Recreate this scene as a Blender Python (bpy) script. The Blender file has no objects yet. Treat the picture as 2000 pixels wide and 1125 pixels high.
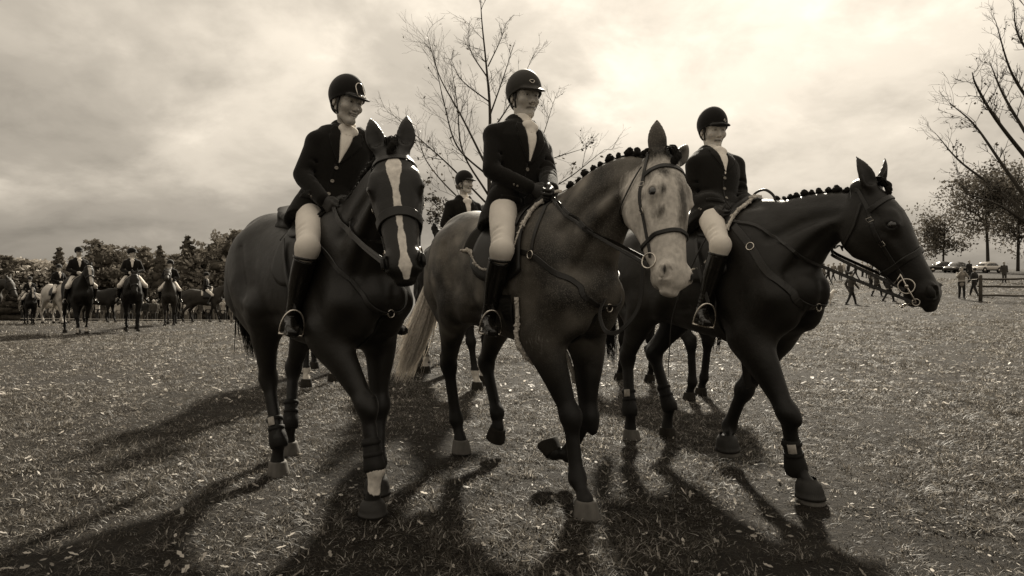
import bpy, math, random
import numpy as np
from mathutils import Vector, Matrix
V = np.array
SC = bpy.context.scene
COL = SC.collection
# ------------------------------------------------------------------ camera
CAMH = 1.2
cam_d = bpy.data.cameras.new('camera')
cam = bpy.data.objects.new('camera', cam_d); COL.objects.link(cam)
cam.location = (0, 0, CAMH); cam.rotation_euler = (math.radians(90), 0, 0)
cam_d.sensor_width = 36; cam_d.lens = 22.5; cam_d.shift_y = -0.00875
cam_d.clip_start = .05; cam_d.clip_end = 3000
SC.camera = cam
# ------------------------------------------------------------------ sky, sun, exposure
SUN_EL = math.radians(34); SUN_AZ = math.radians(10)      # azimuth to the right of +Y
world = bpy.data.worlds.new('World'); SC.world = world; world.use_nodes = True
def build_world():
    nt = world.node_tree; nt.nodes.clear(); N = nt.nodes.new; L = nt.links.new
    out = N('ShaderNodeOutputWorld'); bg = N('ShaderNodeBackground'); L(bg.outputs[0], out.inputs[0])
    bg.inputs['Strength'].default_value = .10
    sky = N('ShaderNodeTexSky'); sky.sky_type = 'NISHITA'; sky.sun_disc = False
    sky.sun_elevation = SUN_EL; sky.sun_rotation = SUN_AZ; sky.dust_density = 3.0; sky.air_density = 1.2
    bw = N('ShaderNodeRGBToBW'); L(sky.outputs[0], bw.inputs[0])
    tc = N('ShaderNodeTexCoord'); sep = N('ShaderNodeSeparateXYZ'); L(tc.outputs['Generated'], sep.inputs[0])
    # project the view direction on a flat cloud layer
    zc = N('ShaderNodeMath'); zc.operation = 'MAXIMUM'; L(sep.outputs['Z'], zc.inputs[0]); zc.inputs[1].default_value = 0.0
    za = N('ShaderNodeMath'); za.operation = 'ADD'; L(zc.outputs[0], za.inputs[0]); za.inputs[1].default_value = 0.38
    dx = N('ShaderNodeMath'); dx.operation = 'DIVIDE'; L(sep.outputs['X'], dx.inputs[0]); L(za.outputs[0], dx.inputs[1])
    dy = N('ShaderNodeMath'); dy.operation = 'DIVIDE'; L(sep.outputs['Y'], dy.inputs[0]); L(za.outputs[0], dy.inputs[1])
    cb = N('ShaderNodeCombineXYZ'); L(dx.outputs[0], cb.inputs[0]); L(dy.outputs[0], cb.inputs[1])
    def noise(scale, det, off, dist=0.0, rough=.55):
        mp = N('ShaderNodeMapping'); mp.inputs['Location'].default_value = off; L(cb.outputs[0], mp.inputs[0])
        n = N('ShaderNodeTexNoise'); n.inputs['Scale'].default_value = scale; n.inputs['Detail'].default_value = det
        n.inputs['Roughness'].default_value = rough; n.inputs['Distortion'].default_value = dist
        L(mp.outputs[0], n.inputs['Vector']); return n.outputs['Fac']
    def ramp(src, pts):
        r = N('ShaderNodeValToRGB'); e = r.color_ramp.elements
        while len(e) < len(pts): e.new(.5)
        for q, (p, v) in zip(e, pts): q.position = p; q.color = (v, v, v, 1)
        r.color_ramp.interpolation = 'EASE'
        L(src, r.inputs[0]); return r.outputs[0]
    def mul(a, b):
        m = N('ShaderNodeMath'); m.operation = 'MULTIPLY'
        for i, x in enumerate((a, b)):
            if isinstance(x, (int, float)): m.inputs[i].default_value = x
            else: L(x, m.inputs[i])
        return m.outputs[0]
    big = ramp(noise(1.15, 7, (5.1, 9.4, 0), .2), [(.30, .46), (.48, .80), (.64, 1.26)])
    fine = ramp(noise(3.4, 9, (7.7, 1.2, 3), .3, .58), [(.30, .82), (.52, 1.0), (.70, 1.18)])
    # compress the very bright halo of the clear sky: the cloud sheet spreads it
    pw = N('ShaderNodeMath'); pw.operation = 'POWER'; L(bw.outputs[0], pw.inputs[0]); pw.inputs[1].default_value = .22
    # an overcast sheet is about three times brighter overhead than at the horizon
    ov = N('ShaderNodeMath'); ov.operation = 'MULTIPLY_ADD'; L(zc.outputs[0], ov.inputs[0]); ov.inputs[1].default_value = 2.0; ov.inputs[2].default_value = 1.0
    v = mul(mul(mul(mul(pw.outputs[0], big), fine), ov.outputs[0]), 1.5)
    mixc = N('ShaderNodeMix'); mixc.data_type = 'RGBA'; mixc.blend_type = 'MULTIPLY'; mixc.inputs[0].default_value = 1
    L(v, mixc.inputs[6]); mixc.inputs[7].default_value = (1, .893, .742, 1)
    L(mixc.outputs[2], bg.inputs[0])
build_world()
sun_d = bpy.data.lights.new('sun', 'SUN'); sun = bpy.data.objects.new('sun', sun_d); COL.objects.link(sun)
sun_d.energy = 5.0; sun_d.angle = math.radians(3.0); sun_d.color = (1, .915, .77)
sdir = Vector((math.sin(SUN_AZ)*math.cos(SUN_EL), math.cos(SUN_AZ)*math.cos(SUN_EL), math.sin(SUN_EL)))
sun.rotation_euler = (-sdir).to_track_quat('-Z', 'Y').to_euler()
sun.location = sdir*60
vs = SC.view_settings
vs.view_transform = 'Standard'; vs.look = 'None'; vs.gamma = 1; vs.exposure = .95
try: vs.use_curve_mapping = False
except Exception: pass
# ------------------------------------------------------------------ helpers: signed distance fields to meshes
def nrm(v):
    v = np.asarray(v, float); n = np.linalg.norm(v); return v/(n if n > 1e-9 else 1)
def axis_points(lo, hi, h, dense):
    xs = [lo]
    while xs[-1] < hi:
        x = xs[-1]; st = h
        for a, b, hf in dense:
            d = max(a-x, x-b, 0); st = min(st, hf+d*.18)
        xs.append(x+st)
    return np.array(xs, np.float32)
class Field:
    def __init__(s, lo, hi, h, dense=((), (), ())):
        s.ax = [axis_points(lo[i], hi[i], h, dense[i]) for i in range(3)]
        s.h = h; s.D = np.full([len(a) for a in s.ax], .6, np.float32)
    def add(s, fn, lo, hi, k=.02, op='u', pad=.035):
        m = k+pad; sl = []
        for i in range(3):
            a, b = np.searchsorted(s.ax[i], [lo[i]-m, hi[i]+m]); a = max(a-1, 0)
            if b-a < 1: return
            sl.append(slice(a, b+1))
        X = s.ax[0][sl[0]][:, None, None]; Y = s.ax[1][sl[1]][None, :, None]; Z = s.ax[2][sl[2]][None, None, :]
        d = fn(X, Y, Z); A = s.D[tuple(sl)]
        if op == 's':
            A = -A
        if op == 'i':
            s.D[tuple(sl)] = np.maximum(A, d); return
        if k > 1e-5:
            h = np.clip(.5+.5*(A-d)/k, 0, 1); R = A*(1-h)+d*h-k*h*(1-h)
        else: R = np.minimum(A, d)
        s.D[tuple(sl)] = -R if op == 's' else R
    def sample(s, P):
        P = np.asarray(P, np.float32).reshape(-1, 3); ii = []; ff = []
        for i in range(3):
            a = s.ax[i]; j = np.clip(np.searchsorted(a, P[:, i])-1, 0, len(a)-2)
            ii.append(j); ff.append(np.clip((P[:, i]-a[j])/(a[j+1]-a[j]), 0, 1))
        r = 0
        for dx in (0, 1):
            for dy in (0, 1):
                for dz in (0, 1):
                    w = (ff[0] if dx else 1-ff[0])*(ff[1] if dy else 1-ff[1])*(ff[2] if dz else 1-ff[2])
                    r = r+w*s.D[ii[0]+dx, ii[1]+dy, ii[2]+dz]
        return r
    def grad(s, P, e=.008):
        P = np.asarray(P, np.float32).reshape(-1, 3); g = np.zeros_like(P)
        for i in range(3):
            o = np.zeros(3, np.float32); o[i] = e
            g[:, i] = (s.sample(P+o)-s.sample(P-o))/(2*e)
        return g
    def project(s, P, off=0., it=10):
        P = np.array(P, np.float32).reshape(-1, 3)
        for _ in range(it):
            d = s.sample(P)-off; g = s.grad(P); n2 = np.maximum((g*g).sum(1), .05)
            st = np.clip(d/n2, -.05, .05); P = P-g*st[:, None]
        g = s.grad(P); return P, g/np.maximum(np.linalg.norm(g, axis=1), 1e-6)[:, None]
    def march(s, P, d, off=0., n=220, st=.004):
        """walk from P along d until the surface (+off) is met"""
        P = np.array(P, np.float32).reshape(-1, 3); d = np.asarray(d, np.float32)
        if d.ndim == 1: d = np.repeat(d[None], len(P), 0)
        done = np.zeros(len(P), bool)
        for _ in range(n):
            v = s.sample(P)-off; done |= v < .0005
            if done.all(): break
            P = P+d*(np.where(done, 0, np.clip(v*.7, .0008, .03)))[:, None]
        g = s.grad(P); return P, g/np.maximum(np.linalg.norm(g, axis=1), 1e-6)[:, None], done
    def mesh(s, smooth=1):
        D = s.D; S = D < 0; nx, ny, nz = D.shape
        c = np.zeros((nx-1, ny-1, nz-1), np.uint8)
        for dx in (0, 1):
            for dy in (0, 1):
                for dz in (0, 1): c += S[dx:nx-1+dx, dy:ny-1+dy, dz:nz-1+dz]
        act = np.argwhere((c > 0) & (c < 8)); n = len(act)
        idm = np.full(c.shape, -1, np.int32); idm[act[:, 0], act[:, 1], act[:, 2]] = np.arange(n)
        i, j, k = act.T
        cv = {}
        for dx in (0, 1):
            for dy in (0, 1):
                for dz in (0, 1): cv[dx, dy, dz] = D[i+dx, j+dy, k+dz]
        acc = np.zeros((n, 3), np.float32); cnt = np.zeros(n, np.float32)
        for a in range(3):
            for b in (0, 1):
                for e in (0, 1):
                    p = [0, 0, 0]; q = [0, 0, 0]; o = [x for x in range(3) if x != a]
                    p[o[0]] = q[o[0]] = b; p[o[1]] = q[o[1]] = e; q[a] = 1
                    v0, v1 = cv[tuple(p)], cv[tuple(q)]; m = (v0 < 0) != (v1 < 0)
                    t = np.where(m, v0/np.where(m, v0-v1, 1), 0)
                    pos = np.zeros((n, 3), np.float32); pos[:, o[0]] = b; pos[:, o[1]] = e; pos[:, a] = t
                    acc += pos*m[:, None]; cnt += m
        loc = acc/np.maximum(cnt, 1)[:, None]; P = np.zeros((n, 3), np.float32)
        for a in range(3):
            ax = s.ax[a]; b = act[:, a]; P[:, a] = ax[b]+(ax[b+1]-ax[b])*loc[:, a]
        F = []
        for a in range(3):
            o = [(a+1) % 3, (a+2) % 3]
            s0 = [slice(None)]*3; s1 = [slice(None)]*3; s0[a] = slice(0, -1); s1[a] = slice(1, None)
            A, B = S[tuple(s0)], S[tuple(s1)]
            e = np.argwhere(A != B)
            ok = (e[:, o[0]] > 0) & (e[:, o[1]] > 0) & (e[:, o[0]] < D.shape[o[0]]-1) & (e[:, o[1]] < D.shape[o[1]]-1)
            e = e[ok]; ins = A[e[:, 0], e[:, 1], e[:, 2]]
            def cid(d0, d1):
                q = e.copy(); q[:, o[0]] += d0; q[:, o[1]] += d1; return idm[q[:, 0], q[:, 1], q[:, 2]]
            Q = np.stack([cid(-1, -1), cid(0, -1), cid(0, 0), cid(-1, 0)], 1)
            Q = np.where(ins[:, None], Q, Q[:, ::-1]); F.append(Q)
        F = np.concatenate(F)
        if smooth and len(F):
            e = np.concatenate([F[:, [0, 1]], F[:, [1, 2]], F[:, [2, 3]], F[:, [3, 0]]])
            e = np.concatenate([e, e[:, ::-1]])
            for it in range(smooth*2):
                sm = np.zeros_like(P); ct = np.bincount(e[:, 0], minlength=n).astype(np.float32)
                for a in range(3): sm[:, a] = np.bincount(e[:, 0], weights=P[e[:, 1], a], minlength=n)
                sm /= np.maximum(ct, 1)[:, None]
                P = P+(sm-P)*(.6 if it % 2 == 0 else -.58 if smooth > 1 else 0.)
                if smooth == 1: break
        return P, F
def _rad(q2, k0): 
    return np.sqrt(q2)*(1-1/np.maximum(k0, 1e-3))
def loft(F, pts, rs, ru, up=(0, 0, 1), k=.02, p=2., op='u', plane=None):
    """chain of tapered segments with elliptical section: rs across, ru along 'up'"""
    pts = [V(q, float) for q in pts]; n = len(pts)
    rs = [rs]*n if np.isscalar(rs) else rs; ru = [ru]*n if np.isscalar(ru) else ru
    ups = up if isinstance(up, list) else [up]*n
    segs = []
    for i in range(n-1):
        a, b = pts[i], pts[i+1]; d = b-a; Ln = np.linalg.norm(d)
        if Ln < 1e-6: continue
        dh = d/Ln; u = nrm(V(ups[i], float)+V(ups[i+1], float)); u = nrm(u-dh*(u@dh)); sd = np.cross(u, dh)
        segs.append((a, d, Ln, dh, u, sd, rs[i], rs[i+1], ru[i], ru[i+1]))
    R = max(max(rs), max(ru))
    def mk(sg):
        a, d, Ln, dh, u, sd, s0, s1, u0, u1 = sg
        def fn(X, Y, Z):
            x, y, z = X-np.float32(a[0]), Y-np.float32(a[1]), Z-np.float32(a[2])
            dot = lambda w: (x*np.float32(w[0])+y*np.float32(w[1])+z*np.float32(w[2]))
            al = dot(dh); t = np.clip(al/np.float32(Ln), 0, 1); va = al-t*np.float32(Ln)
            vs_, vu = dot(sd), dot(u)
            r1 = s0+(s1-s0)*t; r2 = u0+(u1-u0)*t; ra = np.minimum(r1, r2)
            if p == 2.: k0 = np.sqrt((vs_/r1)**2+(vu/r2)**2+(va/ra)**2)
            else: k0 = (np.abs(vs_/r1)**p+np.abs(vu/r2)**p+np.abs(va/ra)**p)**np.float32(1/p)
            return _rad(vs_*vs_+vu*vu+va*va+1e-9, k0)
        return fn
    P = np.array(pts); lo = P.min(0)-R; hi = P.max(0)+R
    bend = min([1.]+[segs[i][3]@segs[i+1][3] for i in range(len(segs)-1)])
    if len(segs) > 1 and bend < .86 and plane is None:
        fs = [mk(q) for q in segs]
        def fn(X, Y, Z):
            r = fs[0](X, Y, Z)
            for f in fs[1:]: r = np.minimum(r, f(X, Y, Z))
            return r
    elif len(segs) > 1:
        # sections swept between bisecting planes, so that the sections never show
        T = [segs[0][3]]+[nrm(segs[i][3]+segs[i+1][3]) for i in range(len(segs)-1)]+[segs[-1][3]]
        if plane is not None: T = [nrm(plane)]*len(T)
        A = [q[0] for q in segs]+[segs[-1][0]+segs[-1][1]]; U_ = []
        for i in range(len(A)):
            q = V(ups[min(i, n-1)], float); U_.append(nrm(q-T[i]*(q@T[i])))
        Sd = [np.cross(U_[i], T[i]) for i in range(len(A))]
        f4 = np.float32; mg = k+.05
        def fn(X0, Y0, Z0):
            ax3 = (X0.ravel(), Y0.ravel(), Z0.ravel()); best = np.full([len(q) for q in ax3], .6, np.float32); m = len(segs)
            for i in range(m):
                rr = max(rs[i], rs[i+1], ru[i], ru[i+1])+mg; l_ = np.minimum(A[i], A[i+1])-rr; h_ = np.maximum(A[i], A[i+1])+rr
                sl = tuple(slice(max(np.searchsorted(ax3[c], l_[c])-1, 0), np.searchsorted(ax3[c], h_[c])+1) for c in range(3))
                X, Y, Z = ax3[0][sl[0]][:, None, None], ax3[1][sl[1]][None, :, None], ax3[2][sl[2]][None, None, :]
                if 0 in (X.size, Y.size, Z.size): continue
                def dt(w, o): return ((X-f4(o[0]))*f4(w[0])+(Y-f4(o[1]))*f4(w[1]))+(Z-f4(o[2]))*f4(w[2])
                s0, s1 = dt(T[i], A[i]), dt(T[i+1], A[i+1]); den = s0-s1; den = np.where(den > 1e-4, den, f4(1e-4)); t = np.clip(s0/den, 0, 1)
                vs_ = dt(Sd[i], A[i]); vs_ = vs_+(dt(Sd[i+1], A[i+1])-vs_)*t; vu = dt(U_[i], A[i]); vu = vu+(dt(U_[i+1], A[i+1])-vu)*t
                r1 = f4(rs[i])+f4(rs[i+1]-rs[i])*t; r2 = f4(ru[i])+f4(ru[i+1]-ru[i])*t
                va = None
                if i == 0: va = np.minimum(s0, 0)
                if i == m-1: va = np.maximum(s1, 0) if va is None else va+np.maximum(s1, 0)
                if p == 2.: k0 = (vs_/r1)**2+(vu/r2)**2
                else: k0 = np.abs(vs_/r1)**f4(p)+np.abs(vu/r2)**f4(p)
                q2 = vs_*vs_+vu*vu+f4(1e-9)
                if va is not None:
                    k0 = k0+np.abs(va/np.minimum(r1, r2))**f4(p); q2 = q2+va*va
                k0 = np.sqrt(k0) if p == 2. else k0**f4(1/p)
                d = _rad(q2, k0)
                bad = (s1 > 1e-5) if i < m-1 else ((s0 < -1e-5) if i > 0 else False)
                if 0 < i < m-1: bad = bad | (s0 < -1e-5)
                if i == 0 and m > 1: bad = bad | ((s0 < 0) & (s1 > 0))
                d = np.where(bad, f4(.6), d); best[sl] = np.minimum(best[sl], d)
            return best
    else: fn = mk(segs[0])
    F.add(fn, lo, hi, k, op)
def tube(F, pts, r, k=.02, op='u'): loft(F, pts, r, r, (0.13, .21, 1), k, 2., op)
def ell(F, c, rad, axes=None, k=.02, op='u', p=2.):
    """ellipsoid, axes rows = local directions of the three radii"""
    A = np.eye(3) if axes is None else np.array([nrm(a) for a in axes]); c = V(c, float); R = max(rad)
    def fn(X, Y, Z):
        x, y, z = X-np.float32(c[0]), Y-np.float32(c[1]), Z-np.float32(c[2]); k0 = 0
        for i in range(3):
            w = x*np.float32(A[i, 0])+y*np.float32(A[i, 1])+z*np.float32(A[i, 2]); k0 = k0+np.abs(w/np.float32(rad[i]))**p
        return _rad(x*x+y*y+z*z+1e-9, k0**np.float32(1/p))
    F.add(fn, c-R, c+R, k, op)
def halfspace_cut(F, c, n):
    """remove everything on the side n points to"""
    n = nrm(n); F.D = np.maximum(F.D, ((F.ax[0]-c[0])*n[0])[:, None, None]+((F.ax[1]-c[1])*n[1])[None, :, None]+((F.ax[2]-c[2])*n[2])[None, None, :]).astype(np.float32)

# ------------------------------------------------------------------ helpers: objects
def thing(name, label, cat, loc=(0, 0, 0), rz=0., s=1., group=None):
    o = bpy.data.objects.new(name, None); COL.objects.link(o); o.empty_display_size = .1
    o.location = loc; o.rotation_euler = (0, 0, rz); o.scale = (s, s, s)
    o['label'] = label; o['category'] = cat
    if group: o['group'] = group
    return o
def tag(o, label, cat, group=None):
    o['label'] = label; o['category'] = cat
    if group: o['group'] = group
    return o
def mesh_data(name, Vx, Fc, mat, smooth=True, attrs=None):
    me = bpy.data.meshes.new(name); Vx = np.asarray(Vx, np.float32).reshape(-1, 3)
    if isinstance(Fc, np.ndarray) and Fc.ndim == 2:
        nf, w = Fc.shape
        me.vertices.add(len(Vx)); me.vertices.foreach_set('co', Vx.ravel())
        me.loops.add(nf*w); me.loops.foreach_set('vertex_index', Fc.astype(np.int32).ravel())
        me.polygons.add(nf); me.polygons.foreach_set('loop_start', np.arange(nf, dtype=np.int32)*w)
        me.update(calc_edges=True); me.validate()
    else: me.from_pydata([tuple(map(float, v)) for v in Vx], [], [list(map(int, f)) for f in Fc])
    if smooth: me.polygons.foreach_set('use_smooth', np.ones(len(me.polygons), bool))
    if mat is not None: me.materials.append(mat)
    if attrs:
        for an, av in attrs.items():
            at = me.attributes.new(an, 'FLOAT', 'POINT'); at.data.foreach_set('value', np.asarray(av, np.float32))
    me.update(); return me
def obj(name, me, parent=None, kind=None):
    o = bpy.data.objects.new(name, me); COL.objects.link(o)
    if parent is not None: o.parent = parent
    if kind: o['kind'] = kind
    return o
def mobj(name, Vx, Fc, mat, parent=None, smooth=True, attrs=None, kind=None):
    return obj(name, mesh_data(name, Vx, Fc, mat, smooth, attrs), parent, kind)
def copy_tree(o, parent=None):
    c = o.copy(); COL.objects.link(c); c.parent = parent
    for ch in list(o.children): copy_tree(ch, c)
    return c
def spline(pts, n):
    """Catmull-Rom through pts, n samples"""
    P = np.array(pts, float)
    if len(P) == 2: return P[0]+(P[1]-P[0])*np.linspace(0, 1, n)[:, None]
    Q = np.vstack([2*P[0]-P[1], P, 2*P[-1]-P[-2]]); m = len(P)-1
    t = np.linspace(0, m-1e-9, n); i = t.astype(int); f = (t-i)[:, None]
    a, b, c, d = Q[i], Q[i+1], Q[i+2], Q[i+3]
    return .5*((2*b)+(c-a)*f+(2*a-5*b+4*c-d)*f**2+(3*b-a-3*c+d)*f**3)
class MB:
    """collects shapes into one mesh"""
    def __init__(s): s.v = []; s.f = []
    def add(s, v, f):
        o = len(s.v); s.v += [tuple(map(float, q)) for q in v]; s.f += [tuple(int(i)+o for i in q) for q in f]; return s
    def build(s, name, mat, parent=None, smooth=True): return mobj(name, np.array(s.v), s.f, mat, parent, smooth)
    def rings(s, R, closed_sec=True, caps=True, loop=False):
        """R: list of rings (n,3)"""
        n = len(R[0]); o = len(s.v)
        for r in R: s.v += [tuple(map(float, q)) for q in r]
        m = len(R)
        for i in range(m if loop else m-1):
            for j in range(n if closed_sec else n-1):
                a = o+i*n+j; b = o+i*n+(j+1) % n; i2 = (i+1) % m; c = o+i2*n+(j+1) % n; d = o+i2*n+j
                s.f.append((a, b, c, d))
        if caps and closed_sec and not loop:
            s.f.append(tuple(o+j for j in range(n))[::-1]); s.f.append(tuple(o+(m-1)*n+j for j in range(n)))
        return s
    def ribbon(s, P, Nn, w, t, loop=False):
        """flat strap along P with outward normals Nn"""
        P = np.asarray(P, float); Nn = np.asarray(Nn, float); m = len(P); R = []
        if loop: T = np.roll(P, -1, 0)-np.roll(P, 1, 0)
        else: T = np.gradient(P, axis=0)
        w = np.broadcast_to(w, (m,))
        for i in range(m):
            tt = nrm(T[i]); sd = nrm(np.cross(Nn[i], tt)); nn = np.cross(tt, sd)
            h = w[i]/2; c = min(t*.45, h*.5)
            R.append([P[i]+sd*h-nn*0, P[i]+sd*h+nn*(t-c), P[i]+sd*(h-c)+nn*t, P[i]-sd*(h-c)+nn*t, P[i]-sd*h+nn*(t-c), P[i]-sd*h])
        return s.rings(R, True, True, loop)
    def tube(s, P, r, n=8, loop=False, caps=True):
        P = np.asarray(P, float); m = len(P); r = np.broadcast_to(r, (m,)); R = []
        T = (np.roll(P, -1, 0)-np.roll(P, 1, 0)) if loop else np.gradient(P, axis=0)
        u = nrm(np.cross(T[0], (0.31, .2, .93)))
        for i in range(m):
            tt = nrm(T[i]); u = nrm(u-tt*(u@tt)); w = np.cross(tt, u)
            R.append([P[i]+r[i]*(math.cos(a)*u+math.sin(a)*w) for a in np.arange(n)*2*math.pi/n])
        return s.rings(R, True, caps, loop)
    def box(s, lo, hi, M=None):
        x0, y0, z0 = lo; x1, y1, z1 = hi
        v = np.array([(x0, y0, z0), (x1, y0, z0), (x1, y1, z0), (x0, y1, z0), (x0, y0, z1), (x1, y0, z1), (x1, y1, z1), (x0, y1, z1)], float)
        if M is not None: v = v@np.array(M)[:3, :3].T+np.array(M)[:3, 3]
        return s.add(v, [(3, 2, 1, 0), (4, 5, 6, 7), (0, 1, 5, 4), (1, 2, 6, 5), (2, 3, 7, 6), (3, 0, 4, 7)])
    def ball(s, c, r, axes=None, n=10, m=7, jit=0, rng=None):
        A = np.eye(3) if axes is None else np.array(axes); r = np.broadcast_to(r, (3,)); vv = []; c = V(c, float)
        for i in range(m+1):
            th = math.pi*i/m
            for j in range(n):
                ph = 2*math.pi*j/n; q = V((math.sin(th)*math.cos(ph), math.sin(th)*math.sin(ph), math.cos(th)))*r
                if jit: q = q*(1+jit*(rng.random()-.5))
                vv.append(c+q@A)
        ff = [(i*n+j, (i+1)*n+j, (i+1)*n+(j+1) % n, i*n+(j+1) % n) for i in range(m) for j in range(n)]
        return s.add(vv, ff)
    def lathe(s, prof, c=(0, 0, 0), axes=None, n=16, sx=1., sy=1.):
        """prof: (radius, height) pairs, spun about the third axis"""
        A = np.eye(3) if axes is None else np.array(axes); c = V(c, float)
        R = [[c+V((r*sx*math.cos(a), r*sy*math.sin(a), h))@A for a in np.arange(n)*2*math.pi/n] for r, h in prof]
        return s.rings(R, True, True)
    def grid(s, G, t=0., Nn=None):
        """surface patch from an (a,b,3) grid, thickness t along normals Nn"""
        G = np.asarray(G, float); a, b, _ = G.shape; o = len(s.v)
        s.v += [tuple(q) for q in G.reshape(-1, 3)]
        idx = lambda i, j: o+i*b+j
        for i in range(a-1):
            for j in range(b-1): s.f.append((idx(i, j), idx(i+1, j), idx(i+1, j+1), idx(i, j+1)))
        if t:
            Nn = np.asarray(Nn, float).reshape(a, b, 3); o2 = len(s.v); s.v += [tuple(q) for q in (G-Nn*t).reshape(-1, 3)]
            id2 = lambda i, j: o2+i*b+j
            for i in range(a-1):
                for j in range(b-1): s.f.append((id2(i, j), id2(i, j+1), id2(i+1, j+1), id2(i+1, j)))
            per = [(i, 0) for i in range(a)]+[(a-1, j) for j in range(1, b)]+[(i, b-1) for i in range(a-2, -1, -1)]+[(0, j) for j in range(b-2, 0, -1)]
            for q in range(len(per)):
                p0, p1 = per[q], per[(q+1) % len(per)]; s.f.append((idx(*p0), id2(*p0), id2(*p1), idx(*p1)))
        return s
def strap(F, pts, w, t, n=40, off=.001, loop=False):
    """a strap lying on the field's surface"""
    P = spline(list(pts)+([pts[0]] if loop else []), n+(1 if loop else 0))
    if loop: P = P[:-1]
    Q, Nn = F.project(P, off); return MB().ribbon(Q, Nn, w, t, loop)

# ------------------------------------------------------------------ materials (the photograph is toned sepia)
TINT = (1., .875, .70)
def tone(v, k=1.):
    k = k*(1-.45*min(1., v/.45)); return (v*TINT[0], v*(1-(1-TINT[1])*k), v*(1-(1-TINT[2])*k), 1)
def mat(name, v, rough=.6, spec=.5, var=.25, scale=30., bump=0., bscale=200., metal=0., sheen=0., stretch=None, coat=0., k=1.):
    m = bpy.data.materials.new(name); m.use_nodes = True; nt = m.node_tree; b = nt.nodes['Principled BSDF']; N = nt.nodes.new; L = nt.links.new
    b.inputs['Roughness'].default_value = rough; b.inputs['Specular IOR Level'].default_value = spec; b.inputs['Metallic'].default_value = metal
    if sheen: b.inputs['Sheen Weight'].default_value = sheen; b.inputs['Sheen Roughness'].default_value = .4
    if coat: b.inputs['Coat Weight'].default_value = coat; b.inputs['Coat Roughness'].default_value = .15
    tc = N('ShaderNodeTexCoord'); src = tc.outputs['Object']
    if stretch:
        mp = N('ShaderNodeMapping'); mp.inputs['Scale'].default_value = stretch; L(src, mp.inputs[0]); src = mp.outputs[0]
    n = N('ShaderNodeTexNoise'); n.inputs['Scale'].default_value = scale; n.inputs['Detail'].default_value = 6; n.inputs['Roughness'].default_value = .6; L(src, n.inputs['Vector'])
    r = N('ShaderNodeValToRGB'); e = r.color_ramp.elements
    e[0].position = .3; e[1].position = .7; e[0].color = tone(v*(1-var), k); e[1].color = tone(v*(1+var), k); L(n.outputs['Fac'], r.inputs[0])
    L(r.outputs[0], b.inputs['Base Color'])
    if bump:
        n2 = N('ShaderNodeTexNoise'); n2.inputs['Scale'].default_value = bscale; n2.inputs['Detail'].default_value = 4; L(src, n2.inputs['Vector'])
        bp = N('ShaderNodeBump'); bp.inputs['Strength'].default_value = bump; bp.inputs['Distance'].default_value = .004
        L(n2.outputs['Fac'], bp.inputs['Height']); L(bp.outputs[0], b.inputs['Normal'])
    return m
# ------------------------------------------------------------------ horses
REST = dict(poll=(1.12, 0, 2.02), muz=(1.38, 0, 1.48))
for _sd, _g in (('R', -1), ('L', 1)):
    REST.update({'elb'+_sd: (.43, _g*.17, .95), 'kne'+_sd: (.46, _g*.15, .50), 'ffe'+_sd: (.46, _g*.14, .185), 'fto'+_sd: (.58, _g*.14, 0.01),
     'sti'+_sd: (-.40, _g*.20, 1.00), 'hok'+_sd: (-.76, _g*.15, .58), 'hfe'+_sd: (-.74, _g*.14, .19), 'hto'+_sd: (-.62, _g*.14, .01)})
def head_frame(J, face):
    """face: horizontal direction the forehead looks to, in the horse's own frame"""
    po, mu = V(J['poll'], float), V(J['muz'], float); d = nrm(mu-po); g = V((face[0], face[1], face[2] if len(face) > 2 else 0.), float)
    U0 = nrm(g-d*(g@d)); a = math.atan2(.07, .60); f = math.cos(a)*d+math.sin(a)*U0; U = math.cos(a)*U0-math.sin(a)*d
    return po, f, U, np.cross(U, f)
class Horse: pass
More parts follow.
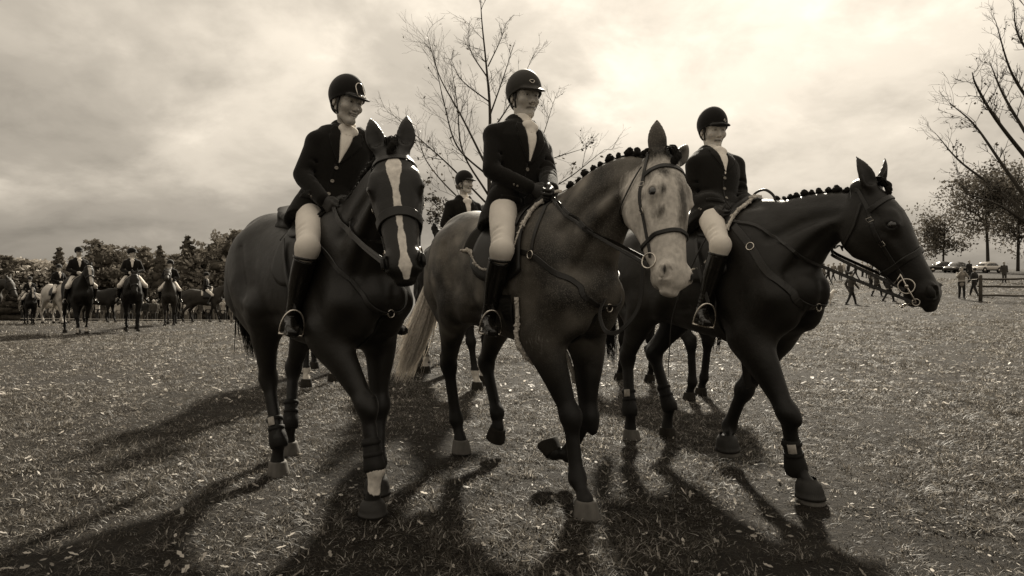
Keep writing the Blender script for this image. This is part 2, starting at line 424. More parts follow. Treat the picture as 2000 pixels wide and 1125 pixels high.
def horse_field(J, face, h=.0165, hd=.0088, ears=((-.05, .35, .5), (-.05, .35, .5)), arch=.06, ribs=0., fine=True, fat=1.):
    J = {k: V(v, float) for k, v in J.items()}
    H = Horse(); H.J = J; H.face = face; po, f, U, S = head_frame(J, face); H.fr = (po, f, U, S)
    hp = lambda t, u, s: po+f*t+U*u+S*s
    H.hp = hp
    allp = np.array(list(J.values())); lo = allp.min(0)-.28; hi = allp.max(0)+.28
    lo = np.minimum(lo, (-1.1, -.42, -.02)); hi = np.maximum(hi, (.9, .42, 1.75)); lo[2] = -.02
    cor = np.array([hp(t, u, s) for t in (-.2, .68) for u in (-.3, .09) for s in (-.14, .14)]); a, b = cor.min(0), cor.max(0)
    hi = np.maximum(hi, b+.03); lo = np.minimum(lo, np.minimum(a-.03, lo))
    dense = tuple([(a[i], b[i], hd)] if fine else [] for i in range(3))
    F = Field(lo, hi, h, dense); H.F = F
    # trunk
    T = [(-.95, 1.40, 1.16, .09), (-.84, 1.53, 1.02, .18), (-.66, 1.605, .95, .255), (-.45, 1.635, .90, .275), (-.22, 1.595, .87, .28), (.02, 1.555, .835, .295),
         (.22, 1.555, .815, .285), (.38, 1.60, .815, .25), (.52, 1.56, .855, .225), (.64, 1.42, .92, .19), (.74, 1.25, 1.02, .12)]
    loft(F, [(x, 0, (t+b)/2) for x, t, b, w in T], [w*fat for x, t, b, w in T], [(t-b)/2 for x, t, b, w in T], (0, 0, 1), .05, 2.25, plane=(1, 0, 0))
    loft(F, [(.10, 0, 1.50), (.30, 0, 1.575), (.44, 0, 1.60), (.58, 0, 1.55)], [.07, .055, .05, .06], [.06, .07, .075, .08], (0, 0, 1), .10)
    loft(F, [(-.10, 0, 1.50), (-.42, 0, 1.58), (-.70, 0, 1.56), (-.92, 0, 1.44)], [.10, .11, .10, .05], .055, (0, 0, 1), .08)
    if ribs:
        for sd in (-1, 1):
            for i in range(6):
                x = .10-.075*i
                Pp = [(x-.10*t-.02, sd*(.30*math.sin(2.2*t+.55)), 1.42-.50*t) for t in np.linspace(0, 1, 6)]
                Pj, Nn = F.project(Pp, -.010); tube(F, list(Pj), .0070, .035)
    # neck
    wi = V((.36, 0, 1.60)); ch = V((.72, 0, 1.10)); cr1 = po-U*.075+f*.045; th = hp(.085, -.245, 0)
    m1 = wi+(cr1-wi)*.5+V((0, 0, arch)); m2 = ch+(th-ch)*.52+nrm(wi-ch)*.02
    e1 = wi+(m1-wi)*.5+V((0, 0, arch*.2-.012)); 
    C = spline([wi, e1, m1, m1+(cr1-m1)*.55+V((0, 0, arch*.45)), cr1], 18); B = spline([ch, m2, th], 18)
    tt = np.linspace(0, 1, 18); W = np.interp(tt, [0, .12, .35, .6, .85, 1], [.19, .165, .115, .085, .074, .078])
    loft(F, [(c+b)/2 for c, b in zip(C, B)], list(W), [np.linalg.norm(c-b)/2 for c, b in zip(C, B)], [nrm(c-b) for c, b in zip(C, B)], .06)
    H.crest = C; H.under = B
    loft(F, list(C[1:]-(C[1:]-B[1:])*.04), .032, .03, (0, 0, 1), .05)
    for sd in (-1, 1):     # brachiocephalic muscle and jugular groove
        Mx = [B[i]+(C[i]-B[i])*.30+V((0, sd*W[i]*.62, 0)) for i in range(1, 17)]
        tube(F, Mx, list(np.interp(np.linspace(0, 1, 16), [0, .5, 1], [.085, .06, .04])), .05)
    # legs
    H.hoof = {}
    for sd, g in (('R', -1), ('L', 1)):
        sg = lambda p: V((p[0], g*p[1], p[2]), float)
        e, kn, fe, to = J['elb'+sd], J['kne'+sd], J['ffe'+sd], J['fto'+sd]
        shp = sg((.635, .145, 1.10))
        loft(F, [sg((.37, .105, 1.52)), sg((.50, .15, 1.30)), shp], [.05, .07, .085], [.13, .15, .10], (1, 0, .2), .07)
        loft(F, [shp, (shp+e)/2, e], [.09, .085, .08], [.095, .11, .10], (1, 0, 0), .07)
        loft(F, [sg((.32, .165, 1.22)), e+V((-.03, g*.005, .03))], [.075, .075], [.15, .085], (1, 0, 0), .08)
        ell(F, sg((.67, .085, 1.03)), (.10, .075, .12), None, .05)
        loft(F, [sg((.62, .09, .98)), e+V((.03, -g*.03, -.08))], .07, .07, (1, 0, 0), .06)
        fw = nrm(np.cross((0, 1, 0), kn-e)); fw = fw if fw[0] > 0 else -fw
        a1 = e+(kn-e)*.28; a2 = e+(kn-e)*.62; a3 = e+(kn-e)*.88
        loft(F, [e, a1+fw*.012+V((0, g*.008, 0)), a2+fw*.004, a3, kn], [.092, .083, .062, .048, .048], [.13, .106, .073, .053, .052], fw, .05)
        ax = nrm(fe-kn); ell(F, kn+fw*.005, (.052, .049, .075), (fw, np.cross(ax, fw), ax), .03)
        f2 = nrm(np.cross((0, 1, 0), fe-kn)); f2 = f2 if f2@fw > -.2 else -f2
        leg_low(F, H, 'f'+sd, kn, fe, to, f2, 1.0)
        st, hk, hf, ht = J['sti'+sd], J['hok'+sd], J['hfe'+sd], J['hto'+sd]
        loft(F, [sg((-.52, .13, 1.40)), sg((-.47, .16, 1.20))*.5+(sg((-.52, .13, 1.4))+st)*.25, st+V((-.03, -g*.02, 0))], [.13, .135, .10], [.25, .23, .135], (1, 0, .1), .09)
        gm = st+(hk-st)*.45
        fh = nrm(np.cross((0, 1, 0), hk-st)); fh = fh if fh[0]+.3*fh[2] > 0 else -fh
        loft(F, [sg((-.83, .10, 1.33)), sg((-.80, .125, 1.12)), gm-fh*.035+V((0, -g*.01, 0)), hk-fh*.03+nrm(st-hk)*.12], [.09, .095, .055, .02], [.11, .115, .07, .022], (1, 0, 0), .08)
        loft(F, [st+V((0, -g*.02, .02)), st+(hk-st)*.3, st+(hk-st)*.65, hk], [.100, .086, .060, .046], [.135, .112, .074, .056], fh, .06)
        ell(F, st+V((.02, 0, 0)), (.085, .075, .095), None, .07)
        ax = nrm(hf-hk); f3 = nrm(np.cross((0, 1, 0), ax)); f3 = f3 if f3@fh > -.3 else -f3
        ell(F, hk+f3*.006, (.052, .045, .075), (f3, np.cross(ax, f3), ax), .03)
        pt = hk-f3*.062-ax*.058
        loft(F, [hk-f3*.045+ax*.03, hk-f3*.05-ax*.01, pt], [.022, .026, .022], [.026, .03, .024], f3, .03)
        tube(F, [pt, hk+(st-hk)*.38-fh*.055], [.015, .03], .03)
        leg_low(F, H, 'h'+sd, hk, hf, ht, f3, 1.08)
    if fine and h < .02:      # creases between the muscles
        def groove(pts, r, k):
            P, Nn = F.project(spline(pts, 12), .004); rr = .68*r*np.sin(np.linspace(.25, 2.9, 12)); tube(F, list(P), list(rr+.0005), k, 's')
        groove([(.80, 0, 1.16), (.76, 0, 1.02), (.64, 0, .90)], .016, .045)
        for g in (-1, 1):
            groove([(.24, g*.26, 1.46), (.24, g*.27, 1.25), (.33, g*.24, 1.02)], .011, .05)
            groove([(-.28, g*.28, 1.12), (-.34, g*.29, 1.26), (-.42, g*.28, 1.42)], .012, .06)
            groove([(-.66, g*.24, 1.45), (-.70, g*.24, 1.22), (-.66, g*.22, 1.00)], .010, .06)
            groove([B[2]+(C[2]-B[2])*.17+V((0, g*.12, 0)), B[8]+(C[8]-B[8])*.16+V((0, g*.09, 0)), B[15]+(C[15]-B[15])*.15+V((0, g*.07, 0))], .013, .05)
            groove([B[3]+(C[3]-B[3])*.55+V((0, g*.15, 0)), B[9]+(C[9]-B[9])*.55+V((0, g*.10, 0)), B[15]+(C[15]-B[15])*.50+V((0, g*.08, 0))], .008, .06)
            groove([(.10, g*.30, 1.0), (-.12, g*.30, .98), (-.28, g*.27, 1.04)], .007, .06)
    # flank fold, dock
    for g in (-1, 1): loft(F, [(-.40, g*.20, 1.10), (-.20, g*.235, 1.02)], .05, .10, (0, 0, 1), .09)
    loft(F, [(-.86, 0, 1.50), (-.965, 0, 1.43), (-.99, 0, 1.30)], [.06, .045, .03], [.05, .04, .03], (0, 0, 1), .05)
    # head
    sec = [(-.03, -.01, -.13, .062), (.03, .012, -.17, .082), (.09, .026, -.20, .101), (.155, .034, -.21, .112), (.21, .032, -.20, .112), (.28, .02, -.175, .100), (.36, .006, -.175, .087),
           (.44, -.003, -.165, .077), (.51, -.006, -.155, .071), (.565, -.012, -.150, .072), (.605, -.028, -.140, .065), (.632, -.06, -.12, .048)]
    loft(F, [hp(t, (a+b)/2, 0) for t, a, b, w in sec], [w for *_, w in sec], [(a-b)/2 for t, a, b, w in sec], U, .03, 2.7)
    for g in (-1, 1):
        A3 = (f, U, S)
        ell(F, hp(.185, -.165, g*0.0588), (.125, .118, .042), A3, .03)             # jowl
        loft(F, [hp(.24, -.215, g*0.0565), hp(.36, -.17, g*0.0475), hp(.47, -.145, g*0.0339)], [.02, .018, .018], [.05, .03, .02], U, .03)
        ell(F, hp(.175, -.014, g*0.0904), (.050, .026, .024), A3, .03)              # brow
        loft(F, [hp(.245, -.085, g*0.0994), hp(.37, -.075, g*0.0746)], [.011, .008], [.014, .010], U, .03)   # facial crest
        ell(F, hp(.205, -.038, g*0.0965), (.050, .038, .026), A3, .02)             # eye bulge
        ell(F, hp(.570, -.055, g*0.0521), (.048, .034, .024), A3, .03)              # nostril wing
        if fine:
            el, ep = nrm(U*.88+f*.47), nrm(U*.47-f*.88); ec = hp(.205, -.030, g*.1145); ell(F, hp(.205, -.024, g*0.1275), (.034, .0205, .023), (el, ep, S), .006, 's')
            loft(F, [ec-el*.031+ep*.004, ec-el*.010+ep*.0195+S*g*.005, ec+el*.012+ep*.0185+S*g*.005, ec+el*.031+ep*.002], .0065, .007, ep, .008)
            loft(F, [ec-el*.029-ep*.004, ec-ep*.020+S*g*.001, ec+el*.029-ep*.006], .0052, .006, ep, .010)
            loft(F, [hp(.535, -.030, g*.062), hp(.565, -.012, g*.067), hp(.596, -.030, g*.070), hp(.602, -.066, g*.066)], .012, .012, U, .014)
            loft(F, [hp(.545, -.020, g*.082), hp(.570, -.014, g*.080), hp(.594, -.030, g*.084), hp(.592, -.050, g*.086)], [.010, .017, .020, .013], [.016, .024, .026, .016], nrm(U+S*g), .006, 2., 's')
            ell(F, hp(.572, -.040, g*.086), (.034, .020, .010), (nrm(f-U*.2), nrm(U+f*.2), S), .012)
            loft(F, [hp(.635, -.100, g*0.0372), hp(.60, -.112, g*0.0682), hp(.53, -.128, g*0.0694)], .005, .006, U, .006, 2., 's')
            ell(F, hp(.12, -.075, g*0.1107), (.03, .025, .012), A3, .03, 's')         # hollow above the eye
        ed, eo, er = ears[0 if g < 0 else 1]    # outward, forward lean, opening turned outward
        base = hp(-.005, -.035, g*.052); d = nrm(-f+S*g*(ed+.25)+U*eo*.5); op = nrm(U*1.0+S*g*er-d*((U+S*g*er)@d)); sdv = np.cross(op, d)
        tq = V([0, .2, .42, .65, .85, 1.]); bend = [base+d*(.185*t)+op*(.018*math.sin(t*2.8))-S*g*.018*t*t for t in tq]
        loft(F, bend, [.030, .043, .045, .036, .020, .005], [.030, .026, .020, .014, .009, .004], op, .022)
        if fine: loft(F, [b+op*.022 for b in bend[1:5]], [.030, .034, .026, .012], [.022, .020, .013, .007], op, .006, 2., 's')
    ell(F, hp(.570, -.148, 0), (.040, .026, .034), (f, U, S), .035)
    ell(F, hp(.62, -.078, 0), (.022, .035, .036), (f, U, S), .02)
    return H
def leg_low(F, H, key, up, fe, to, fw, s):
    """cannon, fetlock, pastern; remembers the hoof frame"""
    ax = nrm(fe-up); sv = np.cross(ax, fw)
    c1 = up+(fe-up)*.25; c2 = up+(fe-up)*.7
    loft(F, [up, c1-fw*.002, c2-fw*.003, fe], [.044*s, .035*s, .033*s, .037*s], [.050*s, .042*s, .041*s, .044*s], fw, .04)
    tube(F, [up+(fe-up)*.15-fw*.032, c2-fw*.030, fe-fw*.022], [.012, .012, .02], .02)
    ell(F, fe, (.044*s, .041*s, .050), (fw, sv, ax), .035); ell(F, fe-fw*.030+ax*.012, (.022, .022, .028), (fw, sv, ax), .02)
    low = to[2] < .065; a = nrm(to-fe)
    if low:
        hz = V((a[0], a[1], 0)); hz = nrm(hz) if np.linalg.norm(hz) > .05 else V((1, 0, 0))
        # turn to the side of the leg's own heading
        bk = -nrm(hz*.6+V((fw[0], fw[1], 0))*.4); dn = V((0, 0, -1.)); to = V((to[0], to[1], 0.))
    else:
        th = math.radians(130); sy = nrm(sv if sv[1] > 0 else -sv)
        bk = a*math.cos(th)+np.cross(sy, a)*math.sin(th)+sy*(sy@a)*(1-math.cos(th)); bk = nrm(bk); dn = nrm(np.cross(sy, bk)); dn = dn if dn@a > 0 else -dn
    cen = to+bk*.066; cor = cen-dn*.082+bk*.012
    H.hoof[key] = (cen, bk, dn, cor, fe, up, fw)
    loft(F, [fe, fe+(cor-fe)*.55, cor, cor+dn*.03], [.036*s, .032*s, .043, .048], [.040*s, .034*s, .048, .050], nrm(-bk), .018)
def hoof_mesh(parent, fr, m, name='hoof', s=1., top=0.):
    cen, bk, dn, cor, fe, up, fw = fr; sd = np.cross(bk, dn); mb = MB(); R = []
    for t, r in ((0, 1.0), (.06, 1.01), (.5, .91), (.9, .82), (1.0, .80), (1.06, .74)):
        c = cen*(1-t)+cor*t; ring = []
        for a in np.arange(22)*2*math.pi/22:
            x, y = math.cos(a), math.sin(a); rx = .076 if x > 0 else .066
            hl = 0. if x > -.6 else (abs(x)-.6)*.03*(1-t)
            ring.append(c-bk*x*rx*r*s+sd*y*.068*r*s*(1 if x > -.3 else 1-.25*(abs(x)-.3))-dn*(hl+(-.004 if t == 0 else 0)))
        R.append(ring)
    return mb.rings(R).build(name, m, parent)
def tendon_boot(fr, m, label, root, strapm, short=0):
    cen, bk, dn, cor, fe, up, fw = fr; ax = nrm(fe-up); sv = np.cross(ax, fw); R = []
    t = thing('tendon_boot', label, 'boot', root.location, root.rotation_euler[2], root.scale[0])
    L = np.linalg.norm(fe-up)
    for q, a, b in ((-.155, .037, .044), (-.15, .042, .049), (-.08, .043, .050), (-.03, .051, .060), (.0 if short else .01, .055, .068))+(((.012, .048, .060),) if short else ((.045, .050, .062), (.052, .043, .054))):
        c = fe+ax*q-fw*.010
        R.append([c+fw*math.cos(w)*b+sv*math.sin(w)*a for w in np.arange(18)*2*math.pi/18])
    MB().rings(R).build('shell', m, t)
    for q in (-.13, -.07):
        c = fe+ax*q-fw*.008; P = [c+fw*math.cos(w)*.0535+sv*math.sin(w)*.0465 for w in np.arange(18)*2*math.pi/18]
        Nn = [fw*math.cos(w)+sv*math.sin(w) for w in np.arange(18)*2*math.pi/18]
        MB().ribbon(P, Nn, .022, .003, True).build('strap', m, t)
    if strapm is not m:
        g = 1 if sv[1] < 0 else -1; W_ = np.linspace(.55, 1.35, 7)*g; c = fe+ax*-.115-fw*.008
        MB().ribbon([c+fw*math.cos(w)*.057+sv*math.sin(w)*.050 for w in W_], [fw*math.cos(w)+sv*math.sin(w) for w in W_], .052, .003).build('maker_tab', strapm, t)
    return t
def bell_boot(fr, m, label, root, low=0.):
    cen, bk, dn, cor, fe, up, fw = fr; sd = np.cross(bk, dn); R = []
    t = thing('bell_boot', label, 'boot', root.location, root.rotation_euler[2], root.scale[0])
    top = cor-dn*(.035-low)+(fe-cor)*(.12 if not low else .02); bot = cor+(cen-cor)*.70
    prof = [(0, .043), (.10, .046), (.16, .053), (.3, .061), (.62, .069), (.8, .070), (.84, .0735), (1., .076), (1., .070)]
    for q, r in prof:
        c = top+(bot-top)*q
        R.append([c-bk*math.cos(w)*r*1.06*(1+(.018*math.cos(w*44) if .2 < q < .82 else 0))+sd*math.sin(w)*r for w in np.arange(132)*2*math.pi/132])
    MB().rings(R, True, False).build('rubber_bell', m, t)
    return t
def coat_mat(name, base, dark, white=.55, rough=.46, dapple=0., soft=.12, mott=0., spec=.42, sheen=0.0, dscale=9.):
    """short hair: attribute 'white' paints markings, 'dark' points; dapple adds rings"""
    m = bpy.data.materials.new(name); m.use_nodes = True; nt = m.node_tree; b = nt.nodes['Principled BSDF']; N = nt.nodes.new; L = nt.links.new
    b.inputs['Roughness'].default_value = rough; b.inputs['Specular IOR Level'].default_value = spec
    tc = N('ShaderNodeTexCoord'); src = tc.outputs['Object']
    def noise(sc, det=5, st=None):
        s_ = src
        if st: mp = N('ShaderNodeMapping'); mp.inputs['Scale'].default_value = st; L(src, mp.inputs[0]); s_ = mp.outputs[0]
        n = N('ShaderNodeTexNoise'); n.inputs['Scale'].default_value = sc; n.inputs['Detail'].default_value = det; L(s_, n.inputs['Vector']); return n.outputs['Fac']
    def mix(f_, a, c):
        x = N('ShaderNodeMix'); x.data_type = 'RGBA'
        for i, q in ((0, f_), (6, a), (7, c)):
            if isinstance(q, (float, int)): x.inputs[i].default_value = q
            elif isinstance(q, tuple): x.inputs[i].default_value = q
            else: L(q, x.inputs[i])
        return x.outputs[2]
    def rmp(s_, p0, p1):
        r = N('ShaderNodeMapRange'); r.inputs[1].default_value = p0; r.inputs[2].default_value = p1; L(s_, r.inputs[0]); return r.outputs[0]
    col = mix(rmp(noise(4., 6), .3, .7), tone(base*.75), tone(base*1.25))
    if mott: col = mix(rmp(noise(3.4, 8), .40, .56), col, tone(mott))
    if dapple:
        vo = N('ShaderNodeTexVoronoi'); vo.inputs['Scale'].default_value = dscale; vo.feature = 'SMOOTH_F1'
        ad = N('ShaderNodeMixRGB'); ad.inputs[0].default_value = .12; L(src, ad.inputs[1])
        nn = N('ShaderNodeTexNoise'); nn.inputs['Scale'].default_value = 8; L(src, nn.inputs['Vector']); L(nn.outputs['Color'], ad.inputs[2]); L(ad.outputs[0], vo.inputs['Vector'])
        dp = rmp(vo.outputs['Distance'], .55, .15); dm = N('ShaderNodeMath'); dm.operation = 'MULTIPLY'; L(dp, dm.inputs[0]); L(rmp(noise(3.1, 3), .35, .65), dm.inputs[1])
        col = mix(dm.outputs[0], col, tone(dapple))
        col = mix(rmp(noise(190., 4), .50, .95), col, tone(dapple*.9))
    def attr(nm):
        a = N('ShaderNodeAttribute'); a.attribute_name = nm; return a.outputs['Fac']
    aw, ad_ = attr('white'), attr('dark')
    # ragged hair edge on the markings
    ed = N('ShaderNodeMath'); ed.operation = 'MULTIPLY_ADD'; L(noise(90., 4, (1, 1, .35)), ed.inputs[0]); ed.inputs[1].default_value = .7; ed.inputs[2].default_value = -.35
    sm = N('ShaderNodeMath'); sm.operation = 'ADD'; L(aw, sm.inputs[0]); L(ed.outputs[0], sm.inputs[1])
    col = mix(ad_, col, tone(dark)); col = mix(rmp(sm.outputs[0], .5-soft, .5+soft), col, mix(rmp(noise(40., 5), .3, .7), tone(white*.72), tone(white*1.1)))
    L(col, b.inputs['Base Color'])
    n2 = N('ShaderNodeTexNoise'); n2.inputs['Scale'].default_value = 260; n2.inputs['Detail'].default_value = 3
    mp = N('ShaderNodeMapping'); mp.inputs['Scale'].default_value = (.45, 1, .5); L(src, mp.inputs[0]); L(mp.outputs[0], n2.inputs['Vector'])
    n3 = N('ShaderNodeTexNoise'); n3.inputs['Scale'].default_value = 22; n3.inputs['Detail'].default_value = 3; L(src, n3.inputs['Vector'])
    ad2 = N('ShaderNodeMath'); ad2.operation = 'MULTIPLY_ADD'; L(n3.outputs['Fac'], ad2.inputs[0]); ad2.inputs[1].default_value = 2.5; L(n2.outputs['Fac'], ad2.inputs[2])
    bp = N('ShaderNodeBump'); bp.inputs['Strength'].default_value = .35; bp.inputs['Distance'].default_value = .003; L(ad2.outputs[0], bp.inputs['Height']); L(bp.outputs[0], b.inputs['Normal'])
    rr = N('ShaderNodeMapRange'); L(noise(14., 4), rr.inputs[0]); rr.inputs[3].default_value = rough-.08; rr.inputs[4].default_value = rough+.12; L(rr.outputs[0], b.inputs['Roughness'])
    return m
def finish_horse(H, root, m_coat, m_hoof, paint, m_eye, smooth=2, hoofs=True):
    Vx, Fc = H.F.mesh(smooth); po, f, U, S = H.fr; q = Vx-po
    hc = np.stack([q@f, q@U, q@S], 1)
    wh, dk = paint(Vx, hc); t, u, l = hc.T; al = np.abs(l)
    sk = np.exp(-(((t-.205)/.036)**2+((u+.028)/.028)**2+((al-.112)/.022)**2)*1.3); no = np.exp(-(((t-.572)/.030)**2+((u+.024)/.030)**2+((al-.082)/.020)**2)*1.2)  # dark skin round the eyes; nostril hollows painted dark in place of shade
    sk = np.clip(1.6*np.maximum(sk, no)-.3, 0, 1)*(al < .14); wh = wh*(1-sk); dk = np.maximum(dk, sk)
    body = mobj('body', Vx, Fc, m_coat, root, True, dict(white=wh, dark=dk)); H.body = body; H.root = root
    for g in (-1, 1):
        mb = MB().ball(H.hp(.205, -.028, g*.1020), .0272, None, 18, 14); mb.build('eye', m_eye, root)
    if hoofs:
        for k in ('fR', 'fL', 'hR', 'hL'): hoof_mesh(root, H.hoof[k], m_hoof[k] if isinstance(m_hoof, dict) else m_hoof)
    return body
def plaits(H, root, m, n=13, seed=1, size=.021, t0=.16, t1=1.0, side=-1):
    rng = random.Random(seed); C = spline(H.crest, 80); B = spline(H.under, 80)
    ii = range(int(t0*79)-4, int(t1*79), 2); Pr, Nr = H.F.project([C[i]+nrm(C[i]-B[i])*.03 for i in ii], -.004); mr = MB(); mr.ribbon(Pr, Nr, .026, .013); mr.build('mane_base', m, root)
    for i in range(n):
        j = int((t0+(t1-t0)*(i+.5)/n)*79); c, b = C[j], B[j]; up = nrm(c-b); tg = nrm(C[min(j+1, 79)]-C[j-1]); sd = np.cross(tg, up)
        P, Nn = H.F.project([c+up*.04]); P = P[0]; s = size*(.7+.5*rng.random()); sx = rng.uniform(.75, 1.15)
        mb = MB(); A = np.array([tg, sd, up])
        cc = P+up*s*.55+sd*side*.006*-1
        mb.ball(cc, (s*1.05*sx, s*.9, s*.85), A, 9, 6, .3, rng)
        mb.ball(cc+up*s*.55+tg*s*.15*rng.uniform(-1, 1), (s*.72, s*.68, s*.6), A, 8, 5, .3, rng)
        for e in range(3): mb.ball(cc+tg*s*rng.uniform(-.6, .6)+sd*s*rng.uniform(-.7, .7), s*.55, A, 7, 5, .3, rng)
        mb.build('mane_plait', m, root)
def forelock(H, root, m, seed=2):
    rng = random.Random(seed); mb = MB()
    for i in range(9):
        t = i/8; mb.ball(H.hp(-.02+.065*t, .016+.014*math.sin(3*t), .010*math.sin(5*t)), (.022-.008*t, .018, .018), None, 8, 6, .35, rng)
    for i in range(40):
        a = H.hp(-.035+rng.uniform(-.02, .02), .005, rng.uniform(-.035, .035)); e = H.hp(.02+rng.uniform(-.02, .03), .030+rng.uniform(-.012, .008), rng.uniform(-.022, .022))
        md = (a+e)/2-H.fr[1]*.018+H.fr[2]*.012; mb.tube(spline([a, md, e], 6), [.0028, .0032, .003, .0026, .002, .001], 4)
    mb.build('forelock', m, root)
def tail_hair(root, m, path, r, n=260, seed=3, fl=.0035, spread=1.0, wisps=.06):
    """path: centre line of the tail, r: radii along it; many thin locks around a full core"""
    rng = np.random.default_rng(seed); P = spline(path, 16); rr = np.interp(np.linspace(0, 1, 16), np.linspace(0, 1, len(r)), r); vv = []; ff = []
    T = np.gradient(P, axis=0); 
    for i in range(n):
        a = rng.uniform(0, 2*math.pi); q = math.sqrt(rng.uniform(.02, 1)); e = rng.uniform(.78, 1.0)+(.04 if rng.random() < .1 else 0); ws = rng.normal(0, wisps) if rng.random() < .25 else rng.normal(0, .012)
        m_ = 12; tt = np.linspace(0, min(e, 1.), m_); c = np.stack([np.interp(tt, np.linspace(0, 1, 16), P[:, k]) for k in range(3)], 1); w = np.interp(tt, np.linspace(0, 1, 16), rr)
        tg = nrm(P[8]-P[0]); s1 = nrm(np.cross(tg, (0, 0, 1) if abs(tg[2]) < .9 else (1, 0, 0))); s2 = np.cross(tg, s1)
        ph = a+.5*np.sin(tt*3+rng.uniform(0, 6))*.3
        off = (np.cos(ph)[:, None]*s1+np.sin(ph)[:, None]*s2)*(w*q*spread)[:, None]+s1*(ws*tt**2)[:, None]+s2*(rng.normal(0, .02)*tt**2)[:, None]
        c = c+off; wd = fl*np.interp(tt, [0, .1, .7, 1], [.7, 1, .9, .15])*rng.uniform(.6, 1.5)
        dr = math.cos(a+1.57)*s1+math.sin(a+1.57)*s2; o = len(vv)
        nn = math.cos(a)*s1+math.sin(a)*s2
        for k in range(m_): vv += [c[k]-dr*wd[k], c[k]+nn*wd[k]*.7, c[k]+dr*wd[k]]
        for k in range(m_-1):
            b = o+3*k; ff += [(b, b+1, b+4, b+3), (b+1, b+2, b+5, b+4)]
    return mobj('tail', np.array(vv), np.array(ff), m, root)
def black_points(V_, hc, zk=.62, wk=.12):
    return np.clip((zk-V_[:, 2])/wk+.5, 0, 1)
# ------------------------------------------------------------------ people in hunting dress
def rot_dir(yaw, pitch):
    """forward and up of a head turned by yaw (left +) and pitch (down +), degrees"""
    y, p = math.radians(yaw), math.radians(pitch)
    f = V((math.cos(y)*math.cos(p), math.sin(y)*math.cos(p), -math.sin(p))); u = V((math.cos(y)*math.sin(p), math.sin(y)*math.sin(p), math.cos(p)))
    return f, u
def skin_mat(name, v=.42):
    m = mat(name, v, .5, .4, .10, 60., .12, 500.); nt = m.node_tree; N = nt.nodes.new; L = nt.links.new; b = nt.nodes['Principled BSDF']
    lk = b.inputs['Base Color'].links[0].from_socket
    for an, cv in (('lip', .17), ('brow', .05), ('eyew', .55), ('eyed_shade', .012)):
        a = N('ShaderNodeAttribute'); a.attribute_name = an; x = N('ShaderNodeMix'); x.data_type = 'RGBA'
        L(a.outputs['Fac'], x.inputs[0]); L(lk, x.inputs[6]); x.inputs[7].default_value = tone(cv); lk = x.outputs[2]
    L(lk, b.inputs['Base Color']); b.inputs['Subsurface Weight'].default_value = .12; b.inputs['Subsurface Radius'].default_value = (.012, .008, .005)
    return m
def head_sdf(F, c, Hf, Hu, s=1., smile=0., lids=.5, fem=0., full=1., nz=1.):
    Hs = np.cross(Hu, Hf); hp = lambda f, u, l: c+(Hf*f+Hu*u+Hs*l)*s; A = (Hf, Hu, Hs); sc = lambda r: tuple(x*s for x in r)
    ell(F, hp(-.012, .035, 0), sc((.098, .090, .077)), A, .02*s)
    loft(F, [hp(.035, .03, 0), hp(.036, -.03, 0), hp(.036, -.075, 0), hp(.045, -.105, 0)], [x*s for x in (.066, .060, .048-.003*fem, .026)], [x*s for x in (.058, .058, .054, .036)], Hf, .02*s)
    for g in (-1, 1):
        tube(F, [hp(-.005, -.045, g*.052), hp(.02, -.082, g*.045), hp(.07, -.112, g*.012)], [x*s for x in (.02, .019, .017)], .025*s)
        ell(F, hp(.066, -.030, g*.042), sc((.024*full, .021*full, .022*full)), A, .03*s)
        loft(F, [hp(.088, .020, g*.006), hp(.086, .026, g*.030), hp(.066, .020, g*.054)], .009*s, .010*s, Hf, .018*s)
        ell(F, hp(.103, .003, g*.031), sc((.014, .012, .019)), A, .012*s, 's')
        ell(F, hp(.074, .001, g*.0315), sc((.0185, .0130, .0155)), A, .006*s)          # eyeball and lid
        ell(F, hp(.078, .0075, g*.0315), sc((.0185, .0070, .0165)), A, .004*s)         # upper lid
        ell(F, hp(.072, -.0125, g*.0315), sc((.0185, .0050, .0150)), A, .008*s)
        ell(F, hp(.090+.013*nz, -.041, g*.0125*nz), sc((.011, .0085*nz, .0085*nz)), A, .008*s)          # wings of the nose
        ell(F, hp(-.012, -.008, g*.080), sc((.017, .031, .009)), (nrm(Hf+Hs*g*.35), Hu, nrm(Hs-Hf*g*.35)), .008*s)   # ear
        ell(F, hp(-.004, -.005, g*.090), sc((.009, .019, .006)), A, .004*s, 's')
    loft(F, [hp(.090, .008, 0), hp(.090+.013*nz, -.015, 0), hp(.090+.026*nz, -.036, 0), hp(.090+.014*nz, -.046, 0)], [x*s*(.6+.4*nz) for x in (.0075, .0085, .0115, .009)], [x*s for x in (.010, .011, .011, .008)], Hf, .012*s)
    w = .021+.007*smile; lift = .008*smile; n7 = np.linspace(-1, 1, 9)
    tube(F, [hp(.0965-.013*x*x-.004*smile*x*x, -.0665+.0012*(1-abs(x))*0+lift*x*x-.003*x*x+.002*smile, w*x) for x in n7], [(.0062-.0035*x*x)*s for x in n7], .008*s)
    tube(F, [hp(.0935-.012*x*x-.004*smile*x*x, -.0800-.004*smile+(.007+.008*smile)*x*x+lift*x*x*.4, w*.93*x) for x in n7], [(.0072-.0042*x*x)*s for x in n7], .008*s)
    tube(F, [hp(.1045-.014*x*x, -.0730-.001*smile+lift*x*x*.9, w*.95*x) for x in n7], [(.0030+.0022*smile*(1-x*x))*s for x in n7], .003*s, 's')
    if smile > .4: loft(F, [hp(.094, -.0735+lift*.3, -.013), hp(.100, -.0755, 0), hp(.094, -.0735+lift*.3, .013)], .0056*s, .016*s, Hf, .003*s, 2., 's')
    ell(F, hp(.080, -.105, 0), sc((.020, .015, .020)), A, .02*s)
    return hp, (Hf, Hu, Hs)
